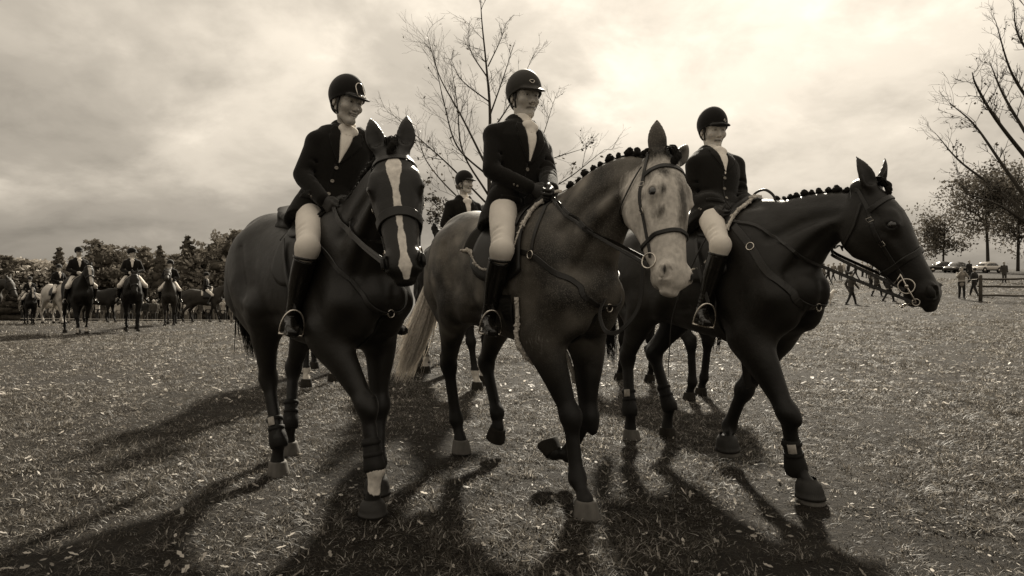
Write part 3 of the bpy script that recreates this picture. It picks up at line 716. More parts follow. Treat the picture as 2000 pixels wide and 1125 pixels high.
def face_attrs(Vx, c, fr, s, smile, lids):
    Hf, Hu, Hs = fr; q = (Vx-c)/s; f, u, l = q@Hf, q@Hu, q@Hs; al = np.abs(l); sst = lambda x, a, b: np.clip((x-a)/(b-a), 0, 1)
    front = sst(f, .055, .075); lift = .007*smile*(al/.028)**2
    lip = front*np.clip(1.6-np.abs(u+.0735-lift)/.0085, 0, 1)*sst(.030+.006*smile-al, 0, .006)*.75
    brow = front*np.clip(1.5-np.abs(u-(.0285-.12*np.maximum(al-.035, 0)))/.0042, 0, 1)*sst(al, .010, .014)*sst(.054-al, 0, .006)*.8
    ey = ((al-.0315)/.0150)**2+((u-.0005)/(.0062*(1-lids*.55)))**2; ew = front*np.clip((1.15-ey)/.3, 0, 1)
    ir = np.sqrt((al-.0315)**2+(u-.001)**2); ed = front*np.clip((.0062-ir)/.0015, 0, 1)*(ey < 1.15)
    lash = front*np.clip(1-np.abs(np.sqrt(np.maximum(ey, 0))-1.12)/.22, 0, 1)*(u > -.003)*.85
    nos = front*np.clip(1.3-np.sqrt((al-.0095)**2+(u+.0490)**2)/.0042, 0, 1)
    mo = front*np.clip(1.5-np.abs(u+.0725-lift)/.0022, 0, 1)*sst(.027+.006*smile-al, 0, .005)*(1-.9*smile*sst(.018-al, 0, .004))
    return dict(lip=lip, brow=brow, eyew=ew*.75, eyed_shade=np.clip(np.maximum.reduce([ed, lash, nos*.8, mo*.85]), 0, 1))  # dark of iris and lashes, plus painted shade in nostrils and mouth line
def hand_sdf(F, w, d, t, m, s=1., curl=1.):
    """w wrist, d along the hand, t towards the thumb side, m towards the palm"""
    P = lambda a, b, c: w+(d*a+t*b+m*c)*s
    loft(F, [P(-.055, 0, 0), P(0, 0, 0), P(.03, 0, .004), P(.075, -.002, .006)], [.034*s, .030*s, .034*s, .040*s], [.032*s, .021*s, .020*s, .017*s], m, .012)
    for i in range(4):
        b = .031-.0205*i; L = (.036, .040, .037, .029)[i]*s; r = (.0098, .010, .0096, .0086)[i]*s; K = P(.078-.004*abs(i-1), b, .004)
        a1 = K+d*L*.85+m*L*(.35*curl); a2 = a1+m*L*.85*curl-d*L*.15*curl+d*L*.5*(1-curl); a3 = a2-d*L*.62*curl+m*L*.18*curl+d*L*.4*(1-curl)
        tube(F, [K-d*.02*s, K, a1, a2, a3], [r*1.05, r*1.1, r, r*.94, r*.82], .004)
    tube(F, [P(.012, .022, .012), P(.040, .043, .022), P(.068, .044, .026), P(.088, .036, .030)], [.014*s, .0125*s, .011*s, .009*s], .008)
def build_rider(J, o, root, M):
    """J in the root's own frame. o: options. M: materials"""
    J = {k: V(v, float) for k, v in J.items()}; s = o.get('s', 1.); pel, nek, hed = J['pel'], J['nek'], J['hed']
    R = Horse(); R.J = J; h = o.get('h', 1.)
    lf = nrm(J['shoL']-J['shoR']); up = nrm(nek-pel); fw = nrm(np.cross(lf, up)); lf = np.cross(up, fw)
    lfp = nrm(J['hipL']-J['hipR']) if 'hipL' in J else lf
    Hf, Hu = rot_dir(o['yaw'], o['pitch']); roll = math.radians(o.get('roll', 0)); Hu = nrm(Hu*math.cos(roll)+np.cross(Hf, Hu)*math.sin(roll)); sm = o.get('smile', 0.); lids = o.get('lids', .5)
    fr = (Hf, Hu, np.cross(Hu, Hf)); hp = lambda f, u, l: hed+(Hf*f+Hu*u+fr[2]*l)*s
    ax = lambda t, a=0., b=0.: pel+(nek-pel)*t+fw*a*s+lf*b*s
    # body, one continuous figure
    pts = np.array(list(J.values())); lo = pts.min(0)-.16; hi = pts.max(0)+.17
    dn = tuple([(hed[i]-.125*s, hed[i]+.125*s, .0036*h)] for i in range(3)) if o.get('fine', 1) else ((), (), ())
    F = Field(lo, hi, .016*h, dn)
    loft(F, [ax(-.12), ax(.05), ax(.3), ax(.55, .012), ax(.8, .012), ax(.95)], [x*s for x in (.15, .14, .12, .135, .15, .12)], [x*s for x in (.11, .105, .09, .10, .10, .075)], fw, .03)
    tube(F, [nek-up*.03*s, nek+(hed-nek)*.45-Hf*.012*s, hed-Hf*.022*s-Hu*.03*s], [.056*s, .048*s, .052*s], .03)
    for sd, g in (('R', -1), ('L', 1)):
        tube(F, [nek+lf*g*.05*s-up*.03*s, J['sho'+sd]-up*.05*s-lf*g*.02*s, (J['sho'+sd]+J['elb'+sd])/2-up*.02*s, J['elb'+sd], J['wri'+sd]], [x*s for x in (.045, .042, .036, .034, .020)], .03)
        dd = nrm(J['wri'+sd]-J['elb'+sd]); tube(F, [J['wri'+sd], J['wri'+sd]+dd*.06*s], [.018*s, .014*s], .01)
        tube(F, [J['hip'+sd], (J['hip'+sd]+J['kne'+sd])/2, J['kne'+sd], J['kne'+sd]+(J['ank'+sd]-J['kne'+sd])*.3, J['ank'+sd]], [x*s for x in (.075, .062, .046, .042, .030)], .03)
        tube(F, [J['ank'+sd], J['ank'+sd]+(J['toe'+sd]-J['ank'+sd])*.3+V((0, 0, -.02))], [.03*s, .02*s], .02)
    head_sdf(F, hed, Hf, Hu, s, sm, lids, o.get('fem', 0.), o.get('full', 1.), o.get('nz', 1.))
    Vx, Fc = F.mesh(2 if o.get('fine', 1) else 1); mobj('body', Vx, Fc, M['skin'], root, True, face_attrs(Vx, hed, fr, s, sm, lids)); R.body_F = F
    if sm > .5:
        mb = MB(); G = np.array([[hp(.0945-14*l*l, u+10*l*l, l) for u in (-.067, -.0715, -.0765)] for l in np.linspace(-.018, .018, 9)]); mb.grid(G, .003*s, np.repeat(Hf[None], 27, 0)); mb.build('teeth', M['teeth'], root)
    # breeches
    F = Field(lo, hi, .0085*h)
    ell(F, pel+up*.01-fw*.005, (.112*s, .148*s, .125*s), (nrm(np.cross(lfp, (0, 0, 1))), lfp, (0, 0, 1)), .04)
    for sd, g in (('R', -1), ('L', 1)):
        hp_, kn, an = J['hip'+sd], J['kne'+sd], J['ank'+sd]; shn_ = nrm(kn-hp_); md = (hp_+kn)/2; ux = nrm(np.cross(kn-hp_, lf)); ux = ux if ux[2] > 0 else -ux
        loft(F, [hp_, hp_+(kn-hp_)*.3, md+(kn-hp_)*.12, kn-(kn-hp_)*.04], [x*s for x in (.080, .079, .069, .056)], [x*s for x in (.088, .086, .074, .057)], ux, .05)
        ell(F, kn-shn_*.012*s, (.049*s, .049*s, .050*s), None, .05)
        tube(F, [kn, kn+(an-kn)*.14, kn+(an-kn)*.30], [.054*s, .052*s, .048*s], .03)
        for q in range(3):     # creases behind and over the knee
            c = kn+(hp_-kn)*(.12+.11*q); tube(F, [c+ux*.062*s+lf*g*.04*s, c+lf*g*.072*s-ux*.01*s, c-ux*.055*s+lf*g*.055*s], .006, .014, 's')
    Vx, Fc = F.mesh(2 if h < 1.6 else 1); mobj('breeches', Vx, Fc, M['breeches'], root)
    # boots
    for sd, g in (('R', -1), ('L', 1)):
        kn, an, to = J['kne'+sd], J['ank'+sd], J['toe'+sd]; shn = nrm(an-kn); fd = nrm(to-an); fd = nrm(fd-V((0, 0, 1))*fd[2]*.55); sv = nrm(np.cross(fd, shn)); dnv = np.cross(sv, fd); dnv = dnv if dnv@shn > 0 else -dnv
        q = np.array([kn, an, to]); F = Field(q.min(0)-.16, q.max(0)+.16, .0062*h)
        L_ = np.linalg.norm(an-kn); tp = kn+shn*.052*s; bk = -fd
        loft(F, [tp-shn*.01, kn+shn*.14*s+bk*.006*s, kn+shn*.22*s+bk*.010*s, kn+shn*L_*.78, an-shn*.02*s, an+dnv*.015*s], [x*s for x in (.060, .061, .057, .045, .041, .042)], [x*s for x in (.063, .067, .062, .050, .046, .05)], fd, .02)
        heel = an+dnv*.060*s+bk*.045*s; ball = an+dnv*.063*s+fd*.125*s; tip = an+dnv*.066*s+fd*.175*s
        loft(F, [an+dnv*.042*s+bk*.030*s, an+dnv*.044*s+fd*.04*s, an+dnv*.052*s+fd*.11*s, an+dnv*.057*s+fd*.165*s], [x*s for x in (.033, .036, .041, .030)], [x*s for x in (.038, .042, .030, .022)], dnv, .022)
        loft(F, [an+dnv*.07*s+bk*.045*s, an+dnv*.074*s+bk*.005*s], [.030*s, .031*s], .016*s, dnv, .006, 4.)
        loft(F, [an+dnv*.068*s, an+dnv*.077*s+fd*.11*s, an+dnv*.074*s+fd*.172*s], [.032*s, .043*s, .030*s], .008*s, dnv, .004, 3.)
        for z in range(5):     # ankle folds
            c = an-shn*(.005+.024*z)*s; rr = (.046+.002*z)*s
            tube(F, [c+fd*rr*.9+sv*rr*.5+shn*.006, c+fd*rr*1.06, c+fd*rr*.85-sv*rr*.6+shn*.008, c-sv*rr*1.0+shn*.004], .0035, .010, 's')
        halfspace_cut(F, tp, -shn)
        Vx, Fc = F.mesh(2 if h < 1.6 else 1); bt = mobj('riding_boot', Vx, Fc, M['boot'], root)
        if h < 1.6:
            P = [tp+shn*.004+fd*math.cos(a)*.0655*s+sv*math.sin(a)*.0625*s for a in np.arange(24)*2*math.pi/24]; Nn = [fd*math.cos(a)+sv*math.sin(a) for a in np.arange(24)*2*math.pi/24]
            MB().ribbon(P, Nn, .014, .003, True).build('boot_band', M['boot'], bt)
    # gloves
    for sd, g in (('R', -1), ('L', 1)):
        w = J['wri'+sd]; d = nrm(w-J['elb'+sd]); d = nrm(d+V(o.get('hd'+sd, (0, 0, 0)))); t = V(o.get('ht'+sd, (0.1, 0, 1)), float); t = nrm(t-d*(t@d)); m = np.cross(t, d)*(1 if g < 0 else -1)
        m = m if m@lf*g < 0 or 'ht'+sd in o else m
        F = Field(w-.17, w+.17, .0042*h); hand_sdf(F, w, d, t, m, s*1.04, o.get('curl', 1.)); Vx, Fc = F.mesh(1); mobj('glove', Vx, Fc, M['glove'], root); setattr(R, 'hand'+sd, (w, d, t, m))
        R.grip = getattr(R, 'grip', {}); R.grip[sd] = w+(d*.088+m*.026)*s
    # jacket
    F = Field(lo-.02, hi+.02, .0072*h); R.jF = F; fl = o.get('flare', 1.)
    loft(F, [ax(-.30), ax(-.14), ax(.04, .0), ax(.27, .0), ax(.52, .014), ax(.76, .018), ax(.93, .0), ax(1.0, -.01)],
         [x*s for x in (.205*fl, .195*fl, .168, .148, .168, .182, .160, .105)], [x*s for x in (.175*fl, .165*fl, .132, .114, .122, .122, .095, .080)], fw, .02, 2.35)
    for sd, g in (('R', -1), ('L', 1)):
        sh, e, w = J['sho'+sd]-up*.040*s-lf*g*.016*s, J['elb'+sd], J['wri'+sd]; iw = w-nrm(w-e)*.012
        loft(F, [nek+lf*g*.040*s-up*.012*s, nek*.45+sh*.55+up*.012*s, sh+up*.004*s], [.058*s, .062*s, .062*s], [.050*s, .050*s, .056*s], up, .04)
        ell(F, sh-up*.01*s, (.062*s, .056*s, .068*s), (fw, lf, up), .04)
        bn = nrm(np.cross(e-sh, w-e)); m1 = sh+(e-sh)*.5; m2 = e+(iw-e)*.45
        loft(F, [sh-up*.01, m1, e-(e-sh)*.06+nrm(e-(sh+w)/2)*.006, e+(iw-e)*.1, m2, iw], [x*s for x in (.064, .060, .055, .054, .050, .043)], [x*s for x in (.070, .064, .058, .056, .052, .045)], bn, .02)
        inn = nrm((sh+w)/2-e)      # creases at the elbow and under the arm
        for q, a in ((-.05, .9), (-.015, 1.), (.02, 1.), (.06, .85)):
            dr = nrm(e-sh) if q < 0 else nrm(w-e); c = e+dr*q*s*1.6
            tube(F, [c+inn*.046*s+bn*.040*s, c+inn*.060*s, c+inn*.046*s-bn*.040*s, c-bn*.062*s-inn*.005*s], [.004, .007, .006, .003], .014, 's')
        for q in range(2):       # waist folds
            c = ax(.24-.10*q, .085, g*.10); tube(F, [c+fw*.02*s, c+lf*g*.05*s-fw*.045*s+up*.012, c+lf*g*.055*s-fw*.13*s], .005, .018, 's')
    for sd in 'RL': ell(F, J['hip'+sd]+up*.035*s, (.108*s, .100*s, .085*s), (fw, lf, up), .03)
    # V opening, cut away front and hem
    vb = ax(o.get('vb', .50), .155); loft(F, [vb, ax(.74, .165, 0), nek+fw*.105*s-up*.01*s], [.006*s, .031*s, .046*s], [.03*s, .055*s, .075*s], fw, .006, 2., 's')
    tube(F, [nek-up*.02*s+fw*.015*s, nek+up*.12*s], [.062*s, .075*s], .006, 's')
    if o.get('cut', 1): loft(F, [ax(-.16, .20), ax(-.34, .22)], [.012*s, .075*s], .10*s, fw, .012, 2., 's')
    hem = o.get('hem', -.27); halfspace_cut(F, ax(hem), -nrm(up-fw*.22)); 
    ell(F, ax(hem-.02), (.14*s, .172*s, .045*s), (fw, lf, up), .01, 's')
    Vx, Fc = F.mesh(2 if h < 1.6 else 1); jk = mobj('jacket', Vx, Fc, M['jacket'], root); R.jacket = jk
    if o.get('detail', 1):
        for g in (-1, 1):       # lapels
            def lap(tt, bb):
                a = np.interp(tt, [0, 1], [o.get('vb', .50)-.015, .97]); inner = np.interp(tt, [0, .5, 1], [.000, .030, .050]); w = np.interp(tt, [0, .3, .66, .70, .86, 1], [.006, .040, .066, .052, .058, .034])
                return ax(a, .30, g*(inner+w*bb))
            G = np.array([[lap(a, b) for b in np.linspace(0, 1, 7)] for a in np.linspace(0, 1, 22)]); P, Nn, ok = F.march(G.reshape(-1, 3), -fw, .002)
            dist = np.clip(((G.reshape(-1, 3)-P)@fw), 0, .34*s); P = G.reshape(-1, 3)-fw*np.minimum(dist, .27*s)[:, None]
            P = P.reshape(22, 7, 3)+np.repeat(np.repeat(fw[None, None], 22, 0), 7, 1)*(.004*s); MB().grid(P, .006*s, np.repeat(fw[None], 154, 0)).build('lapel', M['lapel'], jk)
        A = [i for i in np.linspace(-2.25, 2.25, 26)]
        Pc = [nek-up*.004*s+(-fw*math.cos(a)*(.078)+lf*math.sin(a)*(.072))*s+up*(.030*math.cos(a/1.7))*s for a in A]; Nn = [-fw*math.cos(a)+lf*math.sin(a)+up*.45 for a in A]
        MB().ribbon(Pc, Nn, .046*s, .007*s).build('collar', M['lapel'], jk)
        btn = o.get('buttons', (.43, .27, .10))
        for t in btn:
            P, Nn, ok = F.march([ax(t, .30, -.006)], -fw, .0005); n = Nn[0]; b = MB(); u1 = nrm(np.cross(n, up)); b.lathe([(.0001, .0), (.0115*s, .0), (.0120*s, .003), (.0105*s, .0055), (.007*s, .0045), (.0001, .0045)], P[0], (u1, np.cross(n, u1), n), 14); b.build('button', M['button'], jk)
        tt = np.linspace(.47, -.15, 18); G = np.array([[ax(t, .30, -.010-b*.016-max(0, -t)*.35*0) for b in (0, 1)] for t in tt]); P, Nn, ok = F.march(G.reshape(-1, 3), -fw, .0015); MB().grid(P.reshape(18, 2, 3), .004, Nn).build('front_edge', M['jacket'], jk)
        for g in (-1, 1):     # pocket flaps
            G = np.array([[ax(.02-.055*b, .22, g*(.075+.085*a))+lf*g*.06*s*a for b in (0, .33, .66, 1)] for a in np.linspace(0, 1, 9)]); P, Nn, ok = F.march(G.reshape(-1, 3), nrm(-fw-lf*g*.55), .0035)
            if ok.all(): MB().grid(P.reshape(9, 4, 3), .005, Nn).build('pocket_flap', M['lapel'], jk)
        for sd in 'RL':    # cuff buttons
            e, w = J['elb'+sd], J['wri'+sd]
            for q in range(2):
                P, Nn = F.project([w-nrm(w-e)*(.03+.022*q)-lf*(.06 if sd == 'R' else -.06)*s-V((0, 0, .012))]); b = MB(); n = Nn[0]; u1 = nrm(np.cross(n, up)); b.lathe([(.0001, 0), (.007, 0), (.0065, .003), (.0001, .003)], P[0], (u1, np.cross(n, u1), n), 10); b.build('cuff_button', M['button'], jk)
    # stock tie
    F = Field(nek-.24, nek+.24, .0052*h); ch = hed-Hu*.115*s
    nv = nrm(hed-nek); tube(F, [nek-up*.02*s+fw*.012*s, nek+nv*.035*s+fw*.008*s, nek+nv*.075*s+fw*.006*s], [.062*s, .057*s, .055*s], .01); halfspace_cut(F, nek+nv*.064*s, nv)
    for q in range(3): 
        c = nek+nv*(.012+.022*q)*s+fw*.008*s; P = [c+(fw*math.cos(a)+lf*math.sin(a))*.060*s+up*(.004*math.sin(2*a+q)) for a in np.linspace(-2, 2, 12)]; tube(F, P, .0028, .008, 's')
    kn = nek+fw*.088*s-up*.008*s
    ell(F, kn+fw*.006*s, (.026*s, .030*s, .026*s), (fw, lf, up), .012)
    pf = o.get('puff', 1.)
    for g in (-1, 1): ell(F, kn+lf*g*.026*s*pf-up*.020*s+fw*.012*s, (.026*s, .036*s*pf, .038*s*pf), (fw, nrm(lf-up*g*.4), nrm(up+lf*g*.4)), .010)
    b0 = ax(.66, .135); loft(F, [kn-up*.02*s, (kn+b0)/2+fw*.010*s, b0-fw*.01*s, ax(.50, .118)], [x*s for x in (.036, .040, .028, .010)], [x*s for x in (.020, .018, .022, .02)], fw, .010)
    for q in (-.020, -.005, .012): tube(F, [kn+lf*q*s+fw*.034*s-up*.055*s, (kn+b0)/2+lf*q*1.3*s+fw*.034*s, b0+lf*q*s*.8+fw*.016*s], .0030, .008, 's')
    Vx, Fc = F.mesh(2 if h < 1.6 else 1); mobj('stock_tie', Vx, Fc, M['white'], root)
    if o.get('detail', 1):
        P = [kn-up*.050*s+lf*x*s+fw*(.036-8*x*x)*s for x in np.linspace(-.028, .028, 7)]; MB().tube(P, .0024*s, 6).build('stock_pin', M['metal'], root)
    # helmet
    c0 = hp(-.012, .050, 0); hr = V(o.get('helm', (.128, .108, .112)))*s; q = c0; F = Field(q-.21, q+.21, .0046*h)
    ell(F, c0, (hr[0], hr[2], hr[1]), fr, .004); ell(F, c0+Hu*.006*s, (hr[0]*.98, hr[2]*1.02, hr[1]*.82), fr, .03)
    rim = []
    for a in np.linspace(-math.pi, math.pi, 41):
        dr = fr[0]*math.cos(a)+fr[2]*math.sin(a); dr = dr+Hu*.36*math.cos(a); dr = nrm(dr); rim.append(hp(-.012, -.0003, 0)+dr*.20*s)
    rim = np.array(rim); P, Nn, ok = F.march(rim, np.array([nrm(hp(-.012, -.0003, 0)-q) for q in rim]), -.001); rim = list(P)
    halfspace_cut(F, hp(0, .004, 0), nrm(-Hu+Hf*.36))
    ell(F, hp(-.012, .034, 0), (.106*s, .098*s, .087*s), fr, .004, 's')
    loft(F, [hp(-.02, -.10, 0), hp(.03, -.02, 0)], .068*s, .075*s, Hf, .01, 2., 's')
    # rim and peak
    tube(F, rim, .0045*s, .004)
    pk = o.get('peak', .058)
    loft(F, [hp(.095, .040, -.055), hp(.118, .042, 0), hp(.095, .040, .055)], [.010*s]*3, [.03*s]*3, nrm(Hf-Hu*.12), .01)
    ell(F, hp(.105, .034, 0), ((pk+.004)*s, .0105*s, .078*s), (nrm(Hf-Hu*.20), nrm(Hu+Hf*.20), fr[2]), .010, 'u', 2.3)
    ell(F, hp(.092, .012, 0), (.052*s, .016*s, .066*s), (nrm(Hf-Hu*.15), nrm(Hu+Hf*.15), fr[2]), .006, 's')
    Vx, Fc = F.mesh(2 if h < 1.6 else 1); hm = mobj('helmet', Vx, Fc, M['helmet'], root); R.hF = F
    if o.get('detail', 1):
        for g in (-1, 1):
            a0 = hp(.030, .018, g*.0835); a1 = hp(.030, -.03, g*.079); a2 = hp(.022, -.075, g*.064); a3 = hp(.045, -.118, g*.028); a4 = hp(.058, -.128, 0)
            sag = o.get('strap_sag', 0.); a3 = a3-Hu*sag*s+Hf*sag*s*.4; a4 = a4-Hu*sag*s
            P = spline([a0, a1, a2, a3, a4], 26); Nn = [nrm(x-hp(.0, -.04, 0)) for x in P]; MB().ribbon(P, Nn, .014*s, .003).build('chin_strap', M['strap'], hm)
            P = spline([hp(-.060, -.010, g*.078), hp(-.03, -.05, g*.073), hp(.018, -.068, g*.067)], 14); Nn = [nrm(x-hp(0, -.03, 0)) for x in P]; MB().ribbon(P, Nn, .012*s, .003).build('chin_strap', M['strap'], hm)
        bd = o.get('badge')
        def front(u, l, off=.001, yaw=0.):
            dr = nrm(Hf*math.cos(yaw)+fr[2]*math.sin(yaw)); st = hp(-.012, .055, 0)+dr*.25*s+Hu*u*s+np.cross(Hu, dr)*l*s; P, Nn, ok = F.march([st], -dr, off); return P[0], Nn[0]
        by = o.get('badge_yaw', 0.)
        if bd == 'arch':
            pl = [(math.sin(a)*.026, .040+math.cos(a)*.030) for a in np.linspace(-1.57, 1.57, 15)]; pl = [(-.029, -.012)]+pl+[(.029, -.012)]
            PP = [front(u-.008, l, .001, by) for l, u in pl]; cc = [front(u*.93-.006, l*.90, .001, by) for l, u in pl]
            mb = MB(); mb.ribbon([p for p, n in PP]+[PP[0][0]], [n for p, n in PP]+[PP[0][1]], .0055*s, .003); mb.build('badge_rim', M['metal'], hm)
            G = np.array([[front(-.018+(.052)*v*(1-.35*abs(w)**3), w*.026*(1-.10*v), .0006, by)[0] for w in np.linspace(-1, 1, 9)] for v in np.linspace(0, 1, 8)]); MB().grid(G).build('badge_panel', M['mesh'], hm)
            P = [front(-.013, l, .002, by) for l in np.linspace(-.009, .009, 6)]; MB().ribbon([p for p, n in P], [n for p, n in P], .006*s, .0015).build('badge_plate', M['metal'], hm)
        elif bd == 'loop':
            pl = [(math.cos(a)*.014*(1.15 if math.sin(a) > 0 else .8), .022+math.sin(a)*.010) for a in np.arange(18)*2*math.pi/18]; PP = [front(u, l, .001, by) for l, u in pl]
            MB().ribbon([p for p, n in PP], [n for p, n in PP], .0045*s, .003, True).build('badge_rim', M['metal'], hm)
        elif bd == 'diamond':
            PP = [front(u+.012, l, .001, by) for l, u in ((0, .011), (.010, 0), (0, -.011), (-.010, 0))]; PP = [(PP[i][0]*(1-t)+PP[(i+1) % 4][0]*t, PP[i][1]) for i in range(4) for t in (0, .33, .66)]
            MB().ribbon([p for p, n in PP], [n for p, n in PP], .0045*s, .003, True).build('badge_rim', M['metal'], hm)
    # hair
    if o.get('hair', 1):
        F = Field(hed-.2, hed+.2, .0052*h); ell(F, hp(-.016, .030, 0), (.104*s, .092*s, .0815*s), fr, .006)
        if o.get('bun'): ell(F, hp(-.105, -.030, 0), (.040*s, .042*s, .050*s), fr, .02); ell(F, hp(-.045, -.03, 0), (.055*s, .062*s, .079*s), fr, .02)
        else: ell(F, hp(-.06, -.02, 0), (.045*s, .06*s, .066*s), fr, .02)
        loft(F, [hp(.075, .10, 0), hp(.090, .02, 0), hp(.075, -.10, 0)], .062*s, .062*s, Hf, .012, 2., 's')
        for g in (-1, 1): ell(F, hp(-.005, -.012, g*.085), (.022*s, .03*s, .02*s), fr, .004, 's')
        Vx, Fc = F.mesh(1); mobj('hair', Vx, Fc, M['hair'], root)
    return R
# ------------------------------------------------------------------ tack
def rim_path(F, pts, n, off): 
    P, Nn = F.project(spline(pts, n), off); return P, Nn
def around(F, x, ph, off=0., cz=1.22):
    """points on the barrel at section x, angle ph from the top (right side negative)"""
    x = np.asarray(x, float); ph = np.asarray(ph, float); d = np.stack([np.zeros_like(x), np.sin(ph), np.cos(ph)], -1).reshape(-1, 3); c = np.stack([x, np.zeros_like(x), np.full_like(x, cz)], -1).reshape(-1, 3)
    P, Nn, ok = F.march(c+d*.62, -d, off); return P, Nn
def bar_patch(F, xs, ph0, ph1, n, off, t, name, m, parent):
    """xs: list of section x for the rows' top and bottom as functions; patch between angles"""
    rows = []
    for a in np.linspace(0, 1, n[0]):
        rows.append([(xs(a, b), ph0(a)+(ph1(a)-ph0(a))*b) for b in np.linspace(0, 1, n[1])])
    R_ = np.array(rows); P, Nn = around(F, R_[..., 0], R_[..., 1], off); return MB().grid(P.reshape(n[0], n[1], 3), t, Nn).build(name, m, parent), P.reshape(n[0], n[1], 3), Nn.reshape(n[0], n[1], 3)
def fuzz(P, Nn, r, m, parent, name='fleece_edge', seed=5, dens=420):
    rng = random.Random(seed); mb = MB(); mb.tube(P+Nn*r*.3, r*.8, 6); L = np.concatenate([[0], np.cumsum(np.linalg.norm(np.diff(P, axis=0), axis=1))]); k = int(L[-1]*dens)
    for i in range(k):
        q = rng.uniform(0, L[-1]); c = V([np.interp(q, L, P[:, j]) for j in range(3)]); n = V([np.interp(q, L, Nn[:, j]) for j in range(3)])
        c = c+n*r*rng.uniform(0, .7)+V([rng.gauss(0, r*.35) for _ in range(3)]); mb.ball(c, r*rng.uniform(.35, .7), None, 5, 3, .6, rng)
    return mb.build(name, m, parent)
def saddle(H, root, M, label, feet, fleece=True, padm='pad', girth_m='leather', rear=.52, fl_girth=False, drop=1., fw_=.36):
    F = H.F; s = thing('saddle', label, 'saddle', root.location, root.rotation_euler[2], root.scale[0], 'saddles of the near horses')
    a_ = lambda d: math.radians(d)
    # pad
    for g in (-1, 1):
        o, P, Nn = bar_patch(F, lambda a, b: .40-rear*a-.05*b, lambda a: g*a_(0), lambda a: g*a_((62+22*math.sin(min(1, a*1.25)*3.14))*drop), (20, 16), .014, .012, 'saddle_pad', M[padm], s)
        ed = np.vstack([P[0], P[1:, -1]]); en = np.vstack([Nn[0], Nn[1:, -1]])
        if fleece: fuzz(ed, en, .013, M['fleece'], s, seed=g+9)
        # flap, sweeping forward
        bar_patch(F, lambda a, b: .35-fw_*a+.10*b*(1-a)-.02*b, lambda a: g*a_(14), lambda a: g*a_(100-6*a-16*(abs(a-.5)*2)**3), (16, 18), .026, .009, 'flap', M['leather'], s)
        bar_patch(F, lambda a, b: .30-.20*a+.02*b, lambda a: g*a_(16), lambda a: g*a_(46-8*(abs(a-.5)*2)**3), (10, 10), .036, .007, 'skirt', M['leather'], s)
    G = Field((-.36, -.30, 1.35), (.50, .30, 1.86), .010)
    loft(G, [(.34, 0, 1.655), (.24, 0, 1.62), (.08, 0, 1.575), (-.08, 0, 1.60), (-.20, 0, 1.655)], [.075, .10, .165, .175, .14], [.035, .035, .04, .04, .03], (0, 0, 1), .03)
    loft(G, [(.28, -.12, 1.56), (.345, 0, 1.675), (.28, .12, 1.56)], .035, .03, (1, 0, 0), .03)
    loft(G, [(-.14, -.14, 1.60), (-.235, 0, 1.675), (-.14, .14, 1.60)], .022, .03, (0, 0, 1), .03)
    for g in (-1, 1): loft(G, [(.28, g*.10, 1.54), (-.18, g*.09, 1.55)], .07, .05, (0, 0, 1), .04)
    Vx, Fc = G.mesh(2); mobj('seat', Vx, Fc, M['leather'], s)
    # girth
    ph = np.radians(np.linspace(98, 262, 40)); P, Nn = around(F, np.full(40, .315)-.03*np.cos(ph*0), ph, .004, 1.15); MB().ribbon(P, Nn, .085, .012).build('girth', M[girth_m], s, False)
    if fl_girth:
        ph = np.radians(np.linspace(100, 260, 60)); P, Nn = around(F, np.full(60, .365)+.03*np.cos(ph*0), ph, .010, 1.15); fuzz(P, Nn, .015, M['fleece'], s, 'girth_fleece', 21)
    for g, (an, to, kn) in feet.items():
        sgn = -1 if g == 'R' else 1; fd = nrm(to-an); fd = nrm(fd-V((0, 0, 1))*fd[2]*.55); sh = nrm(an-kn); sv = nrm(np.cross(fd, sh)); dn = np.cross(sv, fd); dn = dn if dn@sh > 0 else -dn
        # stirrup iron under the ball of the foot
        c = an+dn*.088+fd*.085; mb = MB(); up = -dn; hw = .061
        arch = [c+sv*hw*math.cos(t)*(1 if abs(math.cos(t)) > .999 else 1)+up*(.015+.118*max(0, math.sin(t))**.85) for t in np.linspace(0, math.pi, 17)]
        mb.tube([c+sv*hw]+arch+[c-sv*hw], .0058, 8); it = mb.build('stirrup_iron', M['metal'], s)
        b = MB(); b.rings([[c+sv*x+fd*f_+up*z for f_, z in ((-.02, -.004), (.02, -.004), (.022, .003), (.018, .006), (-.018, .006), (-.022, .003))] for x in (-hw-.004, -.05, .05, hw+.004)]); b.build('tread', M['metal'], it)
        top = c+up*.137; P0, N0 = around(F, [.17], [sgn*a_(50)], .045); mid = (P0[0]+top)/2+V((0, sgn*.02, 0)); P = spline([P0[0], mid, top], 14); Q = F.sample(P); Pj, Nj = F.project(P, .035); P = np.where((Q < .035)[:, None], Pj, P)
        MB().ribbon(P, [V((0, sgn, 0.))]*14, .026, .005).build('stirrup_leather', M['leather'], s, False)
    return s
